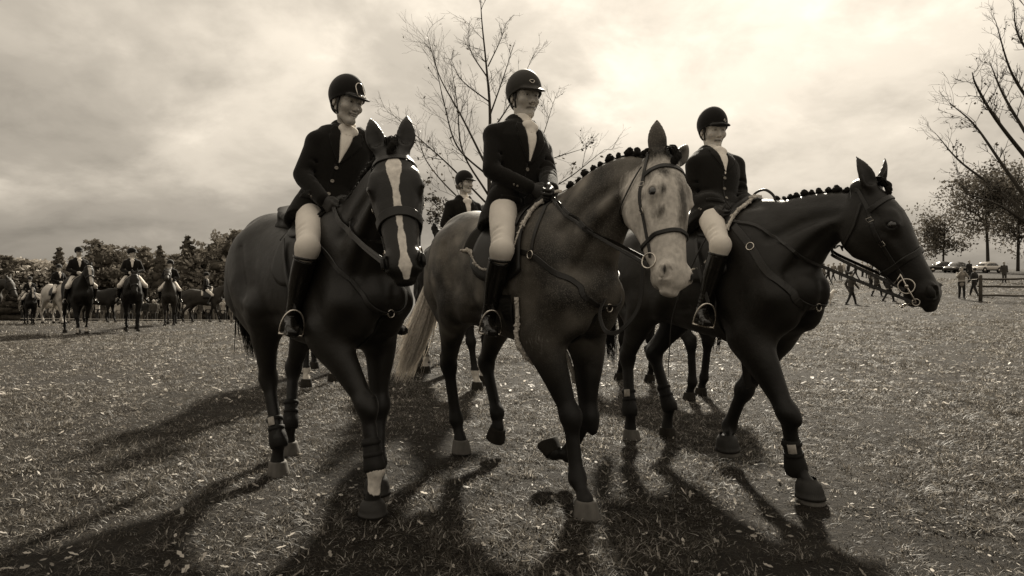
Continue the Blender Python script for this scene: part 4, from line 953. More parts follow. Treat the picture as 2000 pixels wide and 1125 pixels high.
def bridle(H, root, M, label, hands, opt):
    F, hp = H.F, H.hp; b = thing('bridle', label, 'bridle', root.location, root.rotation_euler[2], root.scale[0], 'bridles of the near horses'); ml = M['leather_b']; w = opt.get('w', .020)
    strap(F, [hp(.085, -.085, -.12), hp(.072, -.02, -.11), hp(.062, .05, -.05), hp(.058, .06, 0), hp(.062, .05, .05), hp(.072, -.02, .11), hp(.085, -.085, .12)], w*1.25, .005, 44, .003).build('browband', ml, b, False)
    for g in (-1, 1):
        strap(F, [hp(-.02, -.085, g*.02), hp(.015, -.085, g*.085), hp(.08, -.088, g*.12), hp(.20, -.112, g*.12), hp(.33, -.118, g*.10), hp(.44, -.115, g*.085), hp(.485, -.118, g*.08)], w*.95, .0045, 44, .002).build('cheekpiece', ml, b, False)
        for t, u in ((.27, -.115), (.13, -.10)):
            P, Nn = F.project([hp(t, u, g*.12)], .007); n = Nn[0]; x = nrm(H.fr[1]-n*(n@H.fr[1])); y = np.cross(n, x); MB().tube([P[0]+x*.011*i+y*.013*j for i, j in ((-1, -1), (1, -1), (1, 1), (-1, 1))], .0017, 6, True).build('buckle', M['metal'], b)
        rc = hp(.500, -.120, g*.082); Pj, Nj = F.project([rc], .012); rc = Pj[0]; n = nrm(H.fr[3]*g+H.fr[2]*.2); x = nrm(H.fr[1]-n*(n@H.fr[1])); y = np.cross(n, x); rr = opt.get('ring', .034)
        MB().tube([rc+(x*math.cos(a)+y*math.sin(a))*rr for a in np.arange(22)*2*math.pi/22], .0042, 7, True).build('bit_ring', M['metal'], b)
        if opt.get('shank'):
            tp = rc-x*.062+H.fr[2]*.004; bt = rc+x*.088; MB().tube(spline([tp-y*.016*0, tp, rc+n*.006, rc+x*.05+n*.006, bt], 14), .0046, 7).build('bit_shank', M['metal'], b)
            MB().ball(rc+n*.008, .0105, None, 10, 8).build('bit_knob', M['metal'], b)
            MB().tube([bt+(x*math.cos(a)+y*math.sin(a))*.016 for a in np.arange(16)*2*math.pi/16], .003, 6, True).build('curb_ring', M['metal'], b)
            MB().tube(spline([tp, tp-y*.03+x*.02, hp(.47, -.185, g*.03)], 8), .003, 6).build('curb_hook', M['metal'], b)
            R_ = [hp(.575, -.19, 0), bt]; P = spline([bt, (bt+hp(.575, -.21, 0))/2-H.fr[2]*.01, hp(.585, -.205, 0)], 18)
            mb = MB()
            for i in range(0, 17): mb.tube([P[i]*.6+P[i+1]*.4+(x*math.cos(a)+n*math.sin(a))*.006 for a in np.arange(7)*6.283/7], .0016, 4, True)
            mb.build('lip_chain', M['metal'], b)
    nt = opt.get('nose_t', .375); nw = opt.get('nose_w', .032)
    strap(F, [hp(nt-.012, .06, 0), hp(nt-.008, .03, .06), hp(nt, -.05, .11), hp(nt+.012, -.13, .09), hp(nt+.02, -.24, 0), hp(nt+.012, -.13, -.09), hp(nt, -.05, -.11), hp(nt-.008, .03, -.06)], nw, .007, 60, .003, True).build('noseband', ml, b, False)
    strap(F, [hp(.03, -.10, -.12), hp(.12, -.185, -.13), hp(.20, -.29, -.07), hp(.215, -.33, 0), hp(.20, -.29, .07), hp(.12, -.185, .13), hp(.03, -.10, .12)], w*.55, .004, 50, .010).build('throatlash', ml, b, False)
    for g, sd in ((-1, 'R'), (1, 'L')):
        for hd, off in hands[sd]:
            rc = hp(.515, -.135, g*.085)+H.fr[1]*off; Pj, Nj = F.project([rc], .016); rc = Pj[0]
            via = opt.get('via'+sd); pts = [rc]+([V(v, float) for v in via] if via is not None else [(rc+hd)/2+V((0, 0, -.03))])+[hd]
            P = spline(pts, 34); Q = F.sample(P); Pj, Nj = F.project(P, .014); inside = (Q < .012); P = np.where(inside[:, None], Pj, P)
            for _ in range(3):
                P[1:-1] = P[1:-1]*.5+(P[:-2]+P[2:])*.25; Q = F.sample(P); Pj, Nj = F.project(P, .012); inside = Q < .012; P[1:-1] = np.where(inside[1:-1, None], Pj[1:-1], P[1:-1])
            Nn = np.where(inside[:, None], Nj, np.repeat(V((0, g*1., .25))[None], 34, 0)); MB().ribbon(P, Nn, opt.get('rein_w', .017), .0045).build('rein', ml, b, False)
    return b
def breastplate(H, root, M, label, opt):
    F = H.F; b = thing('breastplate', label, 'breastplate', root.location, root.rotation_euler[2], root.scale[0], 'breastplates of the near horses'); ml = M['leather_b']; w = opt.get('w', .026)
    c = V(opt.get('c', (.80, 0, 1.15)), float); cp, cn = F.project([c], .004); cp = cp[0]
    for g in (-1, 1):
        q = [V((x, g*y, z)) for x, y, z in opt['path']]; strap(F, q+[cp+V((-.01, g*.015, .01))], w, .005, 46, .003).build('shoulder_strap', ml, b, False)
        rp, rn = F.project([q[opt.get('ri', 1)]], .010); n = rn[0]; x = nrm(np.cross(n, (0, 0, 1))); y = np.cross(n, x)
        if opt.get('rings', 1): MB().tube([rp[0]+(x*math.cos(a)+y*math.sin(a))*.022 for a in np.arange(18)*2*math.pi/18], .0036, 6, True).build('ring', M['metal'], b)
        if opt.get('neck'): strap(F, [V((x, g*y, z)) for x, y, z in opt['neck']], w*.7, .005, 40, .003).build('neck_strap', ml, b, False)
    MB().tube([cp+cn[0]*.010+(V((0, 1, 0))*math.cos(a)+V((0, 0, 1))*math.sin(a))*.020 for a in np.arange(18)*2*math.pi/18], .0038, 6, True).build('ring', M['metal'], b)
    strap(F, [cp, (.70, 0, 1.00), (.60, 0, .88), (.44, 0, .80)], w*.9, .005, 30, .003).build('chest_strap', ml, b, False)
    return b
# ------------------------------------------------------------------ the three riders in front
MT = dict(skin=skin_mat('skin', .52), teeth=mat('teeth', .62, .3), breeches=mat('breeches', .76, .85, .2, .06, 14, .25, 420), boot=mat('boot_leather', .010, .22, .5, .3, 8, .12, 40),
  glove=mat('glove_leather', .014, .55, .4, .3, 40, .3, 300), jacket=mat('wool', .010, .9, .15, .25, 90, .35, 900, sheen=.15), lapel=mat('wool_lapel', .011, .9, .15, .2, 90, .3, 900, sheen=.15),
  button=mat('button', .20, .35, .5, .2, metal=.5), white=mat('white_cotton', .86, .85, .2, .05, 30, .3, 260), metal=mat('steel', .62, .22, .5, .1, metal=1.), helmet=mat('helmet_velvet', .010, .85, .2, .2, 60, .2, 700, sheen=.3),
  helmet2=mat('helmet_shell', .026, .6, .3, .12, 40), strap=mat('webbing', .014, .6), mesh=mat('vent_mesh', .02, .8, .2, .9, 350), hair=mat('hair', .018, .5, .4, .4, 60, .4, 200, stretch=(1, 1, .12)), hair2=mat('hair_light', .16, .5, .4, .3, 60, .4, 200, stretch=(1, 1, .12)),
  leather=mat('saddle_leather', .010, .45, .4, .3, 12, .2, 220), leather_b=mat('bridle_leather', .012, .42, .45, .3, 20, .15, 300), pad=mat('saddle_cloth', .014, .9, .2, .2, 50, .3, 500), fleece=mat('fleece', .62, .95, .1, .2, 80, .8, 260),
  eye=mat('horse_eye', .006, .06, .6, .2, coat=1.), hoof_l=mat('hoof_light', .12, .8, .2, .35, 16, .4, 90, stretch=(1, 1, .2), k=.6), hoof_d=mat('hoof_dark', .025, .85, .15, .35, 16, .4, 90, stretch=(1, 1, .2)), mane=mat('black_hair', .010, .8, .15, .4, 90, .5, 400),
  rubber=mat('rubber', .014, .55, .4, .25, 30, .2, 120), neoprene=mat('boot_shell', .008, .65, .3), tab=mat('boot_tab', .38, .6))
HP = {}
for _k, _root, _s, _J in (
  ('h1', (-1.183, 3.819, -.784), .98, dict(elbR=(.451, -.165, .924), kneR=(.733, -.093, .576), ffeR=(.825, -.096, .264), ftoR=(.869, -.115, .02), stiR=(-.23, -.21, 1.05), hokR=(-.40, -.105, .592), hfeR=(-.245, -.106, .225), htoR=(-.186, -.107, .01),
     elbL=(.43, .17, .953), kneL=(.482, .154, .505), ffeL=(.545, .106, .20), ftoL=(.615, .077, .0), stiL=(-.404, .198, 1.02), hokL=(-.741, .235, .598), hfeL=(-.636, .165, .234), htoL=(-.594, .186, .02), poll=(1.164, -.233, 1.825), muz=(1.363, -.305, 1.261))),
  ('h2', (.029, 3.941, -.97), 1.0, dict(elbR=(.452, -.162, .897), kneR=(.626, -.091, .481), ffeR=(.689, -.095, .165), ftoR=(.853, -.128, .0), stiR=(-.402, -.205, 1.025), hokR=(-.713, -.085, .602), hfeR=(-.683, -.04, .218), htoR=(-.558, -.03, .0),
     elbL=(.439, .168, .883), kneL=(.496, .15, .429), ffeL=(.318, .15, .171), ftoL=(.165, .10, .185), stiL=(-.392, .198, 1.041), hokL=(-.696, .215, .594), hfeL=(-.48, .169, .273), htoL=(-.423, .148, .073), poll=(1.21, .031, 1.768), muz=(1.318, -.091, 1.189))),
  ('h3', (1.295, 4.197, -1.113), 1.0, dict(elbR=(.483, -.163, .863), kneR=(.723, -.125, .472), ffeR=(.732, -.06, .172), ftoR=(.884, -.055, .0), stiR=(-.411, -.202, 1.01), hokR=(-.764, -.094, .613), hfeR=(-.674, -.134, .237), htoR=(-.62, -.09, .01),
     elbL=(.412, .163, .911), kneL=(.223, .077, .506), ffeL=(.063, .115, .236), ftoL=(.174, .071, .073), stiL=(-.387, .205, 1.04), hokL=(-.732, .13, .629), hfeL=(-.586, .161, .263), htoL=(-.541, .139, .056), poll=(1.099, .106, 1.669), muz=(1.271, .228, 1.11)))):
    HP[_k] = (_root, _s, _J)
RJ = dict(
  h1=dict(pel=(.161, -.02, 1.643), nek=(.137, .142, 2.113), hed=(.229, .091, 2.272), shoR=(.112, -.042, 2.073), elbR=(.166, -.155, 1.812), wriR=(.363, -.133, 1.659), hipR=(.17, -.108, 1.615), kneR=(.522, -.311, 1.381), ankR=(.304, -.285, 1.031), toeR=(.441, -.34, .97), shoL=(.238, .301, 2.078), elbL=(.15, .232, 1.81), wriL=(.33, .07, 1.649), hipL=(.132, .085, 1.632), kneL=(.42, .30, 1.385), ankL=(.259, .34, 1.0), toeL=(.399, .37, .93)),
  h2=dict(pel=(.053, -.060, 1.64), nek=(.025, .017, 2.133), hed=(.002, .055, 2.323), shoR=(.003, -.177, 2.106), elbR=(.093, -.236, 1.827), wriR=(.284, -.102, 1.717), hipR=(.102, -.165, 1.633), kneR=(.378, -.36, 1.35), ankR=(.151, -.30, .999), toeR=(.288, -.353, .934), shoL=(.022, .191, 2.04), elbL=(.191, .095, 1.814), wriL=(.37, -.02, 1.705), hipL=(.081, .046, 1.625), kneL=(.381, .29, 1.411), ankL=(.256, .34, 1.001), toeL=(.401, .37, .929)),
  h3=dict(pel=(.111, -.045, 1.62), nek=(-.041, .056, 2.02), hed=(-.06, .084, 2.192), shoR=(-.024, -.115, 1.976), elbR=(.018, -.165, 1.712), wriR=(.223, -.195, 1.616), hipR=(.139, -.141, 1.629), kneR=(.419, -.31, 1.39), ankR=(.282, -.317, 1.028), toeR=(.404, -.383, .974), shoL=(.01, .223, 1.989), elbL=(.093, .179, 1.737), wriL=(.286, .066, 1.673), hipL=(.129, .052, 1.606), kneL=(.382, .30, 1.399), ankL=(.271, .34, 1.028), toeL=(.387, .37, .94)))
def facedir(world_deg, yaw): a = math.radians(world_deg)-yaw; return (math.cos(a), math.sin(a))
def person_root(label, hroot, group):
    t = thing('person', label, 'person', hroot.location, hroot.rotation_euler[2], hroot.scale[0], group); return t
sstep = lambda x, a, b: np.clip((x-a)/(b-a), 0, 1)
feet = lambda J: {sd: (V(J['ank'+sd], float), V(J['toe'+sd], float), V(J['kne'+sd], float)) for sd in 'RL'}
def near_group():
    out = {}
    # ---- bay with the blaze
    (x, y, a), s, J = HP['h1']; r1 = thing('horse', 'dark bay horse with a white blaze facing front, walking forward', 'horse', (x, y, 0), a, s)
    H = horse_field(J, facedir(-82, a), ears=((.02, .25, .25), (.02, .25, .25)), ribs=0, arch=.055)
    def paint(P, h):
        t, u, l = h.T; w = np.interp(t, [.068, .080, .11, .16, .21, .26, .34, .42, .48, .54, .60, .64], [0, .022, .037, .030, .020, .014, .017, .012, .016, .014, .028, .012])+.002*np.sin(t*70)*np.sin(t*31); c = np.interp(t, [.05, .2, .4, .6], [.002, 0, .003, .008])
        wh = np.clip(.5+(w-np.abs(l-c))/.012, 0, 1)*(u > -.06)*(t > .02)*(t < .65)*(np.abs(l) < .08)
        fe = V(J['ffeR']); d = np.linalg.norm(P-(fe+V((.03, 0, -.04))), axis=1); sock = np.clip(.5+(.095-d)/.02, 0, 1)*(P[:, 0] > fe[0]-.03)
        return np.maximum(wh, sock), np.maximum(black_points(P, h, .60, .25), np.clip((t-.50)/.08, 0, 1)*(np.abs(l) < .09)*(u > -.3)*.6*(t < .7))
    finish_horse(H, r1, coat_mat('bay_coat', .0140, .007, .78, .42, spec=.36), dict(fR=MT['hoof_d'], fL=MT['hoof_l'], hR=MT['hoof_l'], hL=MT['hoof_l']), paint, MT['eye'], 3)
    plaits(H, r1, MT['mane'], 13, 4, .020, .25, .97); forelock(H, r1, MT['mane'])
    tail_hair(r1, MT['mane'], [(-.95, 0, 1.46), (-1.03, 0, 1.30), (-1.05, .02, 1.0), (-.98, .05, .62)], [.03, .045, .06, .03], 220, 5)
    bell_boot(H.hoof['fR'], MT['rubber'], 'ribbed black rubber bell boot on the white pastern of the blazed bay', r1, .016); bell_boot(H.hoof['fL'], MT['rubber'], 'ribbed bell boot on the hind-set near foreleg of the blazed bay', r1)
    tendon_boot(H.hoof['fR'], MT['neoprene'], 'black fetlock boot above the white pastern of the blazed bay', r1, MT['neoprene'], 1)
    tendon_boot(H.hoof['hR'], MT['neoprene'], 'black fetlock boot with pale tab on the leading hind leg of the blazed bay', r1, MT['tab']); tendon_boot(H.hoof['hL'], MT['neoprene'], 'black fetlock boot on the trailing hind leg of the blazed bay', r1, MT['neoprene'])
    p1 = person_root('smiling rider in black coat and badge helmet on the blazed bay horse', r1, 'riders walking abreast')
    o = dict(yaw=4, pitch=12, roll=-3, smile=1., lids=.75, full=1.08, nz=.85, badge='arch', badge_yaw=.0, helm=(.120, .103, .112), h=1.18, s=.98, vb=.50, hem=-.25)
    RJ1 = RJ['h1']; R = build_rider(RJ1, o, p1, MT); out['h1'] = (H, R, r1)
    saddle(H, r1, MT, 'black leather saddle under the smiling rider', feet(RJ1), False, 'pad', rear=.30, drop=.75, fw_=.24)
    bridle(H, r1, MT, 'black bridle with wide noseband on the blazed bay', {'R': [(R.grip['R'], 0.), (R.grip['R']+V((0, 0, -.012)), .02)], 'L': [(R.grip['L'], 0.)]}, dict(nose_w=.042, nose_t=.37, w=.022, ring=.03))
    breastplate(H, r1, MT, 'black leather breastplate on the blazed bay chest', dict(path=[(.36, .20, 1.46), (.58, .20, 1.33), (.74, .13, 1.15)], c=(.84, 0, 1.02), rings=0, w=.024))
    # ---- dapple grey
    (x, y, a), s, J = HP['h2']; r2 = thing('horse', 'dapple grey horse with a pale blotched face and blond tail', 'horse', (x, y, 0), a, s)
    H = horse_field(J, facedir(-58, a), ears=((-.15, .15, .9), (.7, -.1, .6)), arch=.115, fat=1.02)
    rng = np.random.default_rng(8)
    def paint(P, h):
        t, u, l = h.T; inh = np.clip(.5+(np.where((t > -.05) & (t < .70) & (u > -.31) & (u < .12) & (np.abs(l) < .14), 1., 0)-.5), 0, 1)
        pale = inh*np.clip((u+.30)/.10, 0, 1)*np.clip((t+.02)/.08, 0, 1)
        # dark smudges on the face
        for (tt, ll, ra, rb, st) in ((.10, -.07, .05, .035, .8), (.13, .0, .04, .03, .55), (.21, .01, .07, .028, .9), (.30, .03, .08, .026, .9), (.33, .0, .06, .02, .7), (.30, -.085, .04, .016, .75), (.16, .06, .06, .03, .8), (.205, -.095, .032, .022, .75), (.08, .04, .03, .03, .5), (.37, .05, .05, .02, .6)):
            d = ((t-tt)/ra)**2+((l-ll)/rb)**2; pale = pale*(1-st*np.exp(-d*1.2)*(u > -.12))
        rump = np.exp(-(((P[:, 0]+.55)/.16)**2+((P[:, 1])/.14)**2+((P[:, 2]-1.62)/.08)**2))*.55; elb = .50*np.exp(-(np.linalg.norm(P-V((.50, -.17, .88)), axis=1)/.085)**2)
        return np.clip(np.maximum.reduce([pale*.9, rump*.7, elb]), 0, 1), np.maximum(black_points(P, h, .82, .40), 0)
    finish_horse(H, r2, coat_mat('dapple_coat', .080, .007, .62, .50, .27, soft=.30, spec=.3, dscale=8., mott=.017), dict(fR=MT['hoof_l'], fL=MT['hoof_d'], hR=MT['hoof_l'], hL=MT['hoof_d']), paint, MT['eye'], 3)
    plaits(H, r2, MT['mane'], 11, 6, .022, .20, .97); forelock(H, r2, MT['mane'], 4)
    tail_hair(r2, mat('blond_hair', .72, .6, .3, .3, 60, .3, 200), [(-.95, -.0, 1.45), (-1.03, -.02, 1.22), (-1.10, -.10, .86), (-1.24, -.22, .42)], [.03, .05, .085, .065], 760, 7, .0032, 1.05, .08)
    p2 = person_root('solemn rider in dark coat with gloved hands together on the dapple grey', r2, 'riders walking abreast')
    o = dict(yaw=-6, pitch=4, roll=0, smile=0., lids=.6, nz=1.05, badge='loop', badge_yaw=-.1, helm=(.125, .106, .114), peak=.064, h=1.18, s=1.0, vb=.48, hem=-.27, buttons=(.40, .22), puff=.9)
    M2 = dict(MT); M2['helmet'] = MT['helmet2']; M2['skin'] = skin_mat('skin_b', .48)
    R = build_rider(RJ['h2'], o, p2, M2); out['h2'] = (H, R, r2)
    saddle(H, r2, MT, 'dark saddle with white fleece pad on the dapple grey', feet(RJ['h2']), True, 'pad', fl_girth=True)
    bridle(H, r2, MT, 'narrow black bridle on the pale blotched head', {'R': [(R.grip['R'], 0.)], 'L': [(R.grip['L'], 0.)]}, dict(nose_w=.020, nose_t=.40, w=.019, ring=.035))
    breastplate(H, r2, MT, 'brown leather breastplate with fleece pads on the dapple grey', dict(path=[(.30, .26, 1.36), (.48, .25, 1.33), (.66, .19, 1.22)], c=(.83, 0, 1.05), neck=[(.44, .07, 1.68), (.47, .17, 1.55), (.48, .25, 1.33)], w=.030))
    # ---- dark brown in profile
    (x, y, a), s, J = HP['h3']; r3 = thing('horse', 'dark brown horse with plaited mane looking away to the field', 'horse', (x, y, 0), a, s)
    H = horse_field(J, facedir(-40, a), ears=((-.25, .15, .9), (.35, 1.5, .2)), arch=.05)
    finish_horse(H, r3, coat_mat('brown_coat', .0140, .007, .5, .45, spec=.32), dict(fR=MT['hoof_l'], fL=MT['hoof_l'], hR=MT['hoof_l'], hL=MT['hoof_d']), lambda P, h: (np.zeros(len(P)), black_points(P, h, .7, .3)), MT['eye'], 3)
    plaits(H, r3, MT['mane'], 13, 9, .021, .26, .98); forelock(H, r3, MT['mane'], 6)
    tail_hair(r3, MT['mane'], [(-.95, 0, 1.46), (-1.06, -.02, 1.25), (-1.10, -.03, .9), (-1.05, -.04, .50)], [.03, .05, .065, .03], 240, 11)
    bell_boot(H.hoof['fR'], MT['rubber'], 'ribbed bell boot on the reaching foreleg of the dark brown horse', r3); bell_boot(H.hoof['fL'], MT['rubber'], 'ribbed bell boot on the lifted foreleg of the dark brown horse', r3)
    tendon_boot(H.hoof['fR'], MT['neoprene'], 'black fetlock boot on the reaching foreleg of the dark brown horse', r3, MT['tab'])
    tendon_boot(H.hoof['hR'], MT['neoprene'], 'black fetlock boot with pale tab on the straight hind leg of the dark brown horse', r3, MT['tab']); tendon_boot(H.hoof['hL'], MT['neoprene'], 'black fetlock boot on the bent hind leg of the dark brown horse', r3, MT['neoprene'])
    p3 = person_root('young rider in black coat looking down on the dark brown horse', r3, 'riders walking abreast')
    o = dict(flare=1.12, cut=0, yaw=-14, pitch=9, roll=2, smile=.15, lids=.9, full=1.16, nz=.7, badge='diamond', badge_yaw=.25, helm=(.119, .103, .115), peak=.030, h=1.18, s=.92, vb=.55, hem=-.30, strap_sag=.02, fem=.6, puff=.9)
    M3 = dict(MT); M3['skin'] = skin_mat('skin_c', .58); M3['hair'] = MT['hair2']
    R = build_rider(RJ['h3'], o, p3, M3); out['h3'] = (H, R, r3)
    saddle(H, r3, MT, 'dark saddle with thick fleece edge under the young rider', feet(RJ['h3']), True, 'pad')
    bridle(H, r3, MT, 'double bridle with steel shanked bit on the dark brown horse', {'R': [(R.grip['L']+V((0, -.02, 0)), 0.), (R.grip['R'], .075)], 'L': [(R.grip['L'], 0.)]}, dict(nose_w=.030, nose_t=.385, w=.021, ring=.036, shank=1))
    breastplate(H, r3, MT, 'broad hunting breastplate on the dark brown horse', dict(path=[(.40, .20, 1.52), (.55, .21, 1.38), (.70, .16, 1.16)], c=(.82, 0, 1.05), w=.042, rings=1))
    # loose ends: whip, rein bights
    G = V(R.grip['R']); w = thing('riding_whip', 'thin black whip hanging from the young rider hand past the boot', 'whip', r3.location, r3.rotation_euler[2], r3.scale[0])
    MB().tube(spline([G+V((.03, .0, .07)), G+V((-.01, -.05, -.05)), G+V((-.06, -.15, -.25)), (.13, -.41, 1.0), (.11, -.43, .72)], 30), np.linspace(.0055, .003, 30), 6).build('stem', MT['rubber'], w); MB().tube(spline([(.11, -.43, .72), (.105, -.43, .60), (.10, -.425, .50)], 8), np.linspace(.0028, .0012, 8), 5).build('lash', MT['rubber'], w)
    g_ = V(R.grip['L']); bight = thing('rein_bight', 'spare loop of plaited rein standing up from the young rider hand', 'rein', r3.location, r3.rotation_euler[2], r3.scale[0])
    P = spline([g_, g_+V((.03, .0, .06)), g_+V((.12, -.01, .075)), g_+V((.19, -.01, .02)), g_+V((.16, -.015, -.05)), g_+V((.08, -.01, -.03))], 30); MB().ribbon(P, [V((0, -1., .2))]*30, .016, .004).build('strap', MT['leather_b'], bight, False)
    H2 = out['h2'][0]; b2 = thing('rein_loop', 'pale-lit strap looping from the dapple grey chest ring to its bit', 'rein', r2.location, r2.rotation_euler[2], r2.scale[0])
    P = spline([(.86, -.06, 1.10), (.92, -.15, 1.03), (1.02, -.20, .955), (1.12, -.20, .97), (1.20, -.17, 1.08), H2.hp(.52, -.15, -.085)], 40); MB().ribbon(P, [V((.3, -1., .1))]*40, .020, .004).build('strap', MT['leather_b'], b2, False)
    return out
NEAR = near_group()
# ------------------------------------------------------------------ ground
TA = [-1.2, -.75, -.45, -.15, .25, .5, .68, .9]
TY = [0, 6, 12, 19, 24, 32, 38, 47, 58, 75, 110, 200, 420]
TZ = np.array([[0, 0, -.20, -.44, -.56, -.95, -1.35, -2.05, -2.9, -4.2, -7, -13, -28],
               [0, 0, -.20, -.44, -.56, -.95, -1.35, -2.05, -2.9, -4.2, -7, -13, -28],
               [0, 0, -.16, -.36, -.52, -.95, -1.35, -2.05, -2.9, -4.2, -7, -13, -28],
               [0, 0, -.05, -.16, -.34, -.80, -1.2, -1.9, -2.8, -4.2, -7, -13, -28],
               [0, 0, -.02, -.08, -.16, -.45, -.6, -.9, -1.2, -1.6, -2, -2, -2],
               [0, 0, -.02, -.06, -.09, -.15, .02, .36, .85, 1.55, 2.9, 3.5, 3.5],
               [0, 0, -.02, -.06, -.09, -.08, .16, .58, 1.1, 1.75, 2.9, 3.6, 3.6],
               [0, 0, -.02, -.06, -.09, -.08, .16, .58, 1.1, 1.75, 2.9, 3.6, 3.6]], float)
def terr(X, Y):
    X = np.asarray(X, float); Y = np.asarray(Y, float); a = np.clip(X/np.maximum(Y, 5.), TA[0], TA[-1]-1e-6); y = np.clip(Y, 0, TY[-1]-1e-3)
    i = np.clip(np.searchsorted(TA, a)-1, 0, len(TA)-2); j = np.clip(np.searchsorted(TY, y, side='right')-1, 0, len(TY)-2); ta = np.array(TA); ty = np.array(TY, float)
    u = (a-ta[i])/(ta[i+1]-ta[i]); u = u*u*(3-2*u); v = (y-ty[j])/(ty[j+1]-ty[j])
    return (TZ[i, j]*(1-u)+TZ[i+1, j]*u)*(1-v)+(TZ[i, j+1]*(1-u)+TZ[i+1, j+1]*u)*v
def lumps(X, Y):
    z = 0
    for k, (fx, fy, p, am) in enumerate(((2.1, 1.3, .3, .010), (-1.7, 2.9, 1.1, .008), (4.3, 3.7, 2.2, .006), (6.1, -5.2, .7, .004), (11., 8.7, 1.9, .003), (-9.3, 13., .2, .003))): z = z+am*np.sin(X*fx+Y*fy+p)*np.cos(Y*fx*.7-X*fy*.6+p*2)
    return z
def pt(px, py, Y): return V(((px-1000)*Y/1250., Y, CAMH-(py-545)*Y/1250.))
def gz(px, Y): X = (px-1000)*Y/1250.; return V((X, Y, float(terr(X, Y))))
def ground_mat():
    m = bpy.data.materials.new('turf'); m.use_nodes = True; nt = m.node_tree; b = nt.nodes['Principled BSDF']; N = nt.nodes.new; L = nt.links.new
    b.inputs['Roughness'].default_value = .9; b.inputs['Specular IOR Level'].default_value = .2
    tc = N('ShaderNodeTexCoord'); src = tc.outputs['Object']
    def noise(sc, det=6, rg=.65):
        n = N('ShaderNodeTexNoise'); n.inputs['Scale'].default_value = sc; n.inputs['Detail'].default_value = det; n.inputs['Roughness'].default_value = rg; L(src, n.inputs['Vector']); return n.outputs['Fac']
    def ramp(s_, pts):
        r = N('ShaderNodeValToRGB'); e = r.color_ramp.elements
        while len(e) < len(pts): e.new(.5)
        for q, (p, v) in zip(e, pts): q.position = p; q.color = tone(v)
        L(s_, r.inputs[0]); return r.outputs[0]
    def mix(f_, a, c, bl='MIX'):
        x = N('ShaderNodeMix'); x.data_type = 'RGBA'; x.blend_type = bl
        for i, q in ((0, f_), (6, a), (7, c)):
            if isinstance(q, (float, int)): x.inputs[i].default_value = q
            else: L(q, x.inputs[i])
        return x.outputs[2]
    base = mix(.55, ramp(noise(30., 9, .8), [(.30, .004), (.5, .018), (.70, .09)]), ramp(noise(140., 5, .8), [(.35, .003), (.5, .018), (.66, .11)]))
    base = mix(.8, base, ramp(noise(.55, 4), [(.3, .55), (.6, 1.0), (.75, 1.25)]), 'MULTIPLY')
    base = mix(.6, base, ramp(noise(3.2, 5), [(.3, .45), (.6, 1.0), (.8, 1.4)]), 'MULTIPLY')
    vo = N('ShaderNodeTexVoronoi'); vo.inputs['Scale'].default_value = 9.; L(src, vo.inputs['Vector'])
    mr = N('ShaderNodeMapRange'); mr.inputs[1].default_value = .15; mr.inputs[2].default_value = .09; L(vo.outputs['Distance'], mr.inputs[0])
    pk = N('ShaderNodeSeparateColor'); L(vo.outputs['Color'], pk.inputs[0]); g = N('ShaderNodeMath'); g.operation = 'GREATER_THAN'; L(pk.outputs[0], g.inputs[0]); g.inputs[1].default_value = .62
    mm = N('ShaderNodeMath'); mm.operation = 'MULTIPLY'; L(mr.outputs[0], mm.inputs[0]); L(g.outputs[0], mm.inputs[1])
    wt = N('ShaderNodeRGB'); wt.outputs[0].default_value = tone(.42)
    L(mix(mm.outputs[0], base, wt.outputs[0]), b.inputs['Base Color'])
    bp = N('ShaderNodeBump'); bp.inputs['Strength'].default_value = 1.; bp.inputs['Distance'].default_value = .05; L(noise(22., 8, .75), bp.inputs['Height']); L(bp.outputs[0], b.inputs['Normal'])
    return m
def ground():
    xs = np.unique(np.concatenate([np.linspace(-6, 6, 150), np.sign(np.linspace(-1, 1, 121))*6*(np.abs(np.linspace(-1, 1, 121))*73)**1.0/6.*1.0 if False else np.concatenate([-np.geomspace(6, 450, 50), np.geomspace(6, 450, 50)])]))
    ys = np.unique(np.concatenate([np.linspace(-30, 1.5, 12), np.linspace(1.5, 10, 110), np.geomspace(10, 420, 70)]))
    X, Y = np.meshgrid(xs, ys, indexing='ij'); Z = terr(X, Y)+lumps(X, Y)*np.clip(Y/2., 0, 1)
    n, m_ = X.shape; I = np.arange(n*m_).reshape(n, m_); Fq = np.stack([I[:-1, :-1], I[1:, :-1], I[1:, 1:], I[:-1, 1:]], -1).reshape(-1, 4)
    o = mobj('ground', np.stack([X, Y, Z], -1).reshape(-1, 3), Fq, ground_mat(), None, True, None, 'structure'); return o
ground()
def leaf_mat(name, v, tr=.5, rough=.5, var=.5, spec=.3, straw=0.):
    m = bpy.data.materials.new(name); m.use_nodes = True; nt = m.node_tree; b = nt.nodes['Principled BSDF']; N = nt.nodes.new; L = nt.links.new; out = nt.nodes['Material Output']
    a = N('ShaderNodeAttribute'); a.attribute_name = 'rnd'; r = N('ShaderNodeValToRGB'); e = r.color_ramp.elements; e[0].color = tone(v*(1-var)); e[1].color = tone(v*(1+var)); L(a.outputs['Fac'], r.inputs[0])
    if straw: e[1].position = .72; q = e.new(.84); q.color = tone(straw)
    L(r.outputs[0], b.inputs['Base Color'])
    b.inputs['Roughness'].default_value = rough; b.inputs['Specular IOR Level'].default_value = spec
    t = N('ShaderNodeBsdfTranslucent'); L(r.outputs[0], t.inputs['Color']); mx = N('ShaderNodeMixShader'); mx.inputs[0].default_value = tr; L(b.outputs[0], mx.inputs[1]); L(t.outputs[0], mx.inputs[2]); L(mx.outputs[0], out.inputs['Surface']); return m
TUFTS = bpy.data.collections.new('tuft_library')       # not linked to the scene: only source meshes for the turf
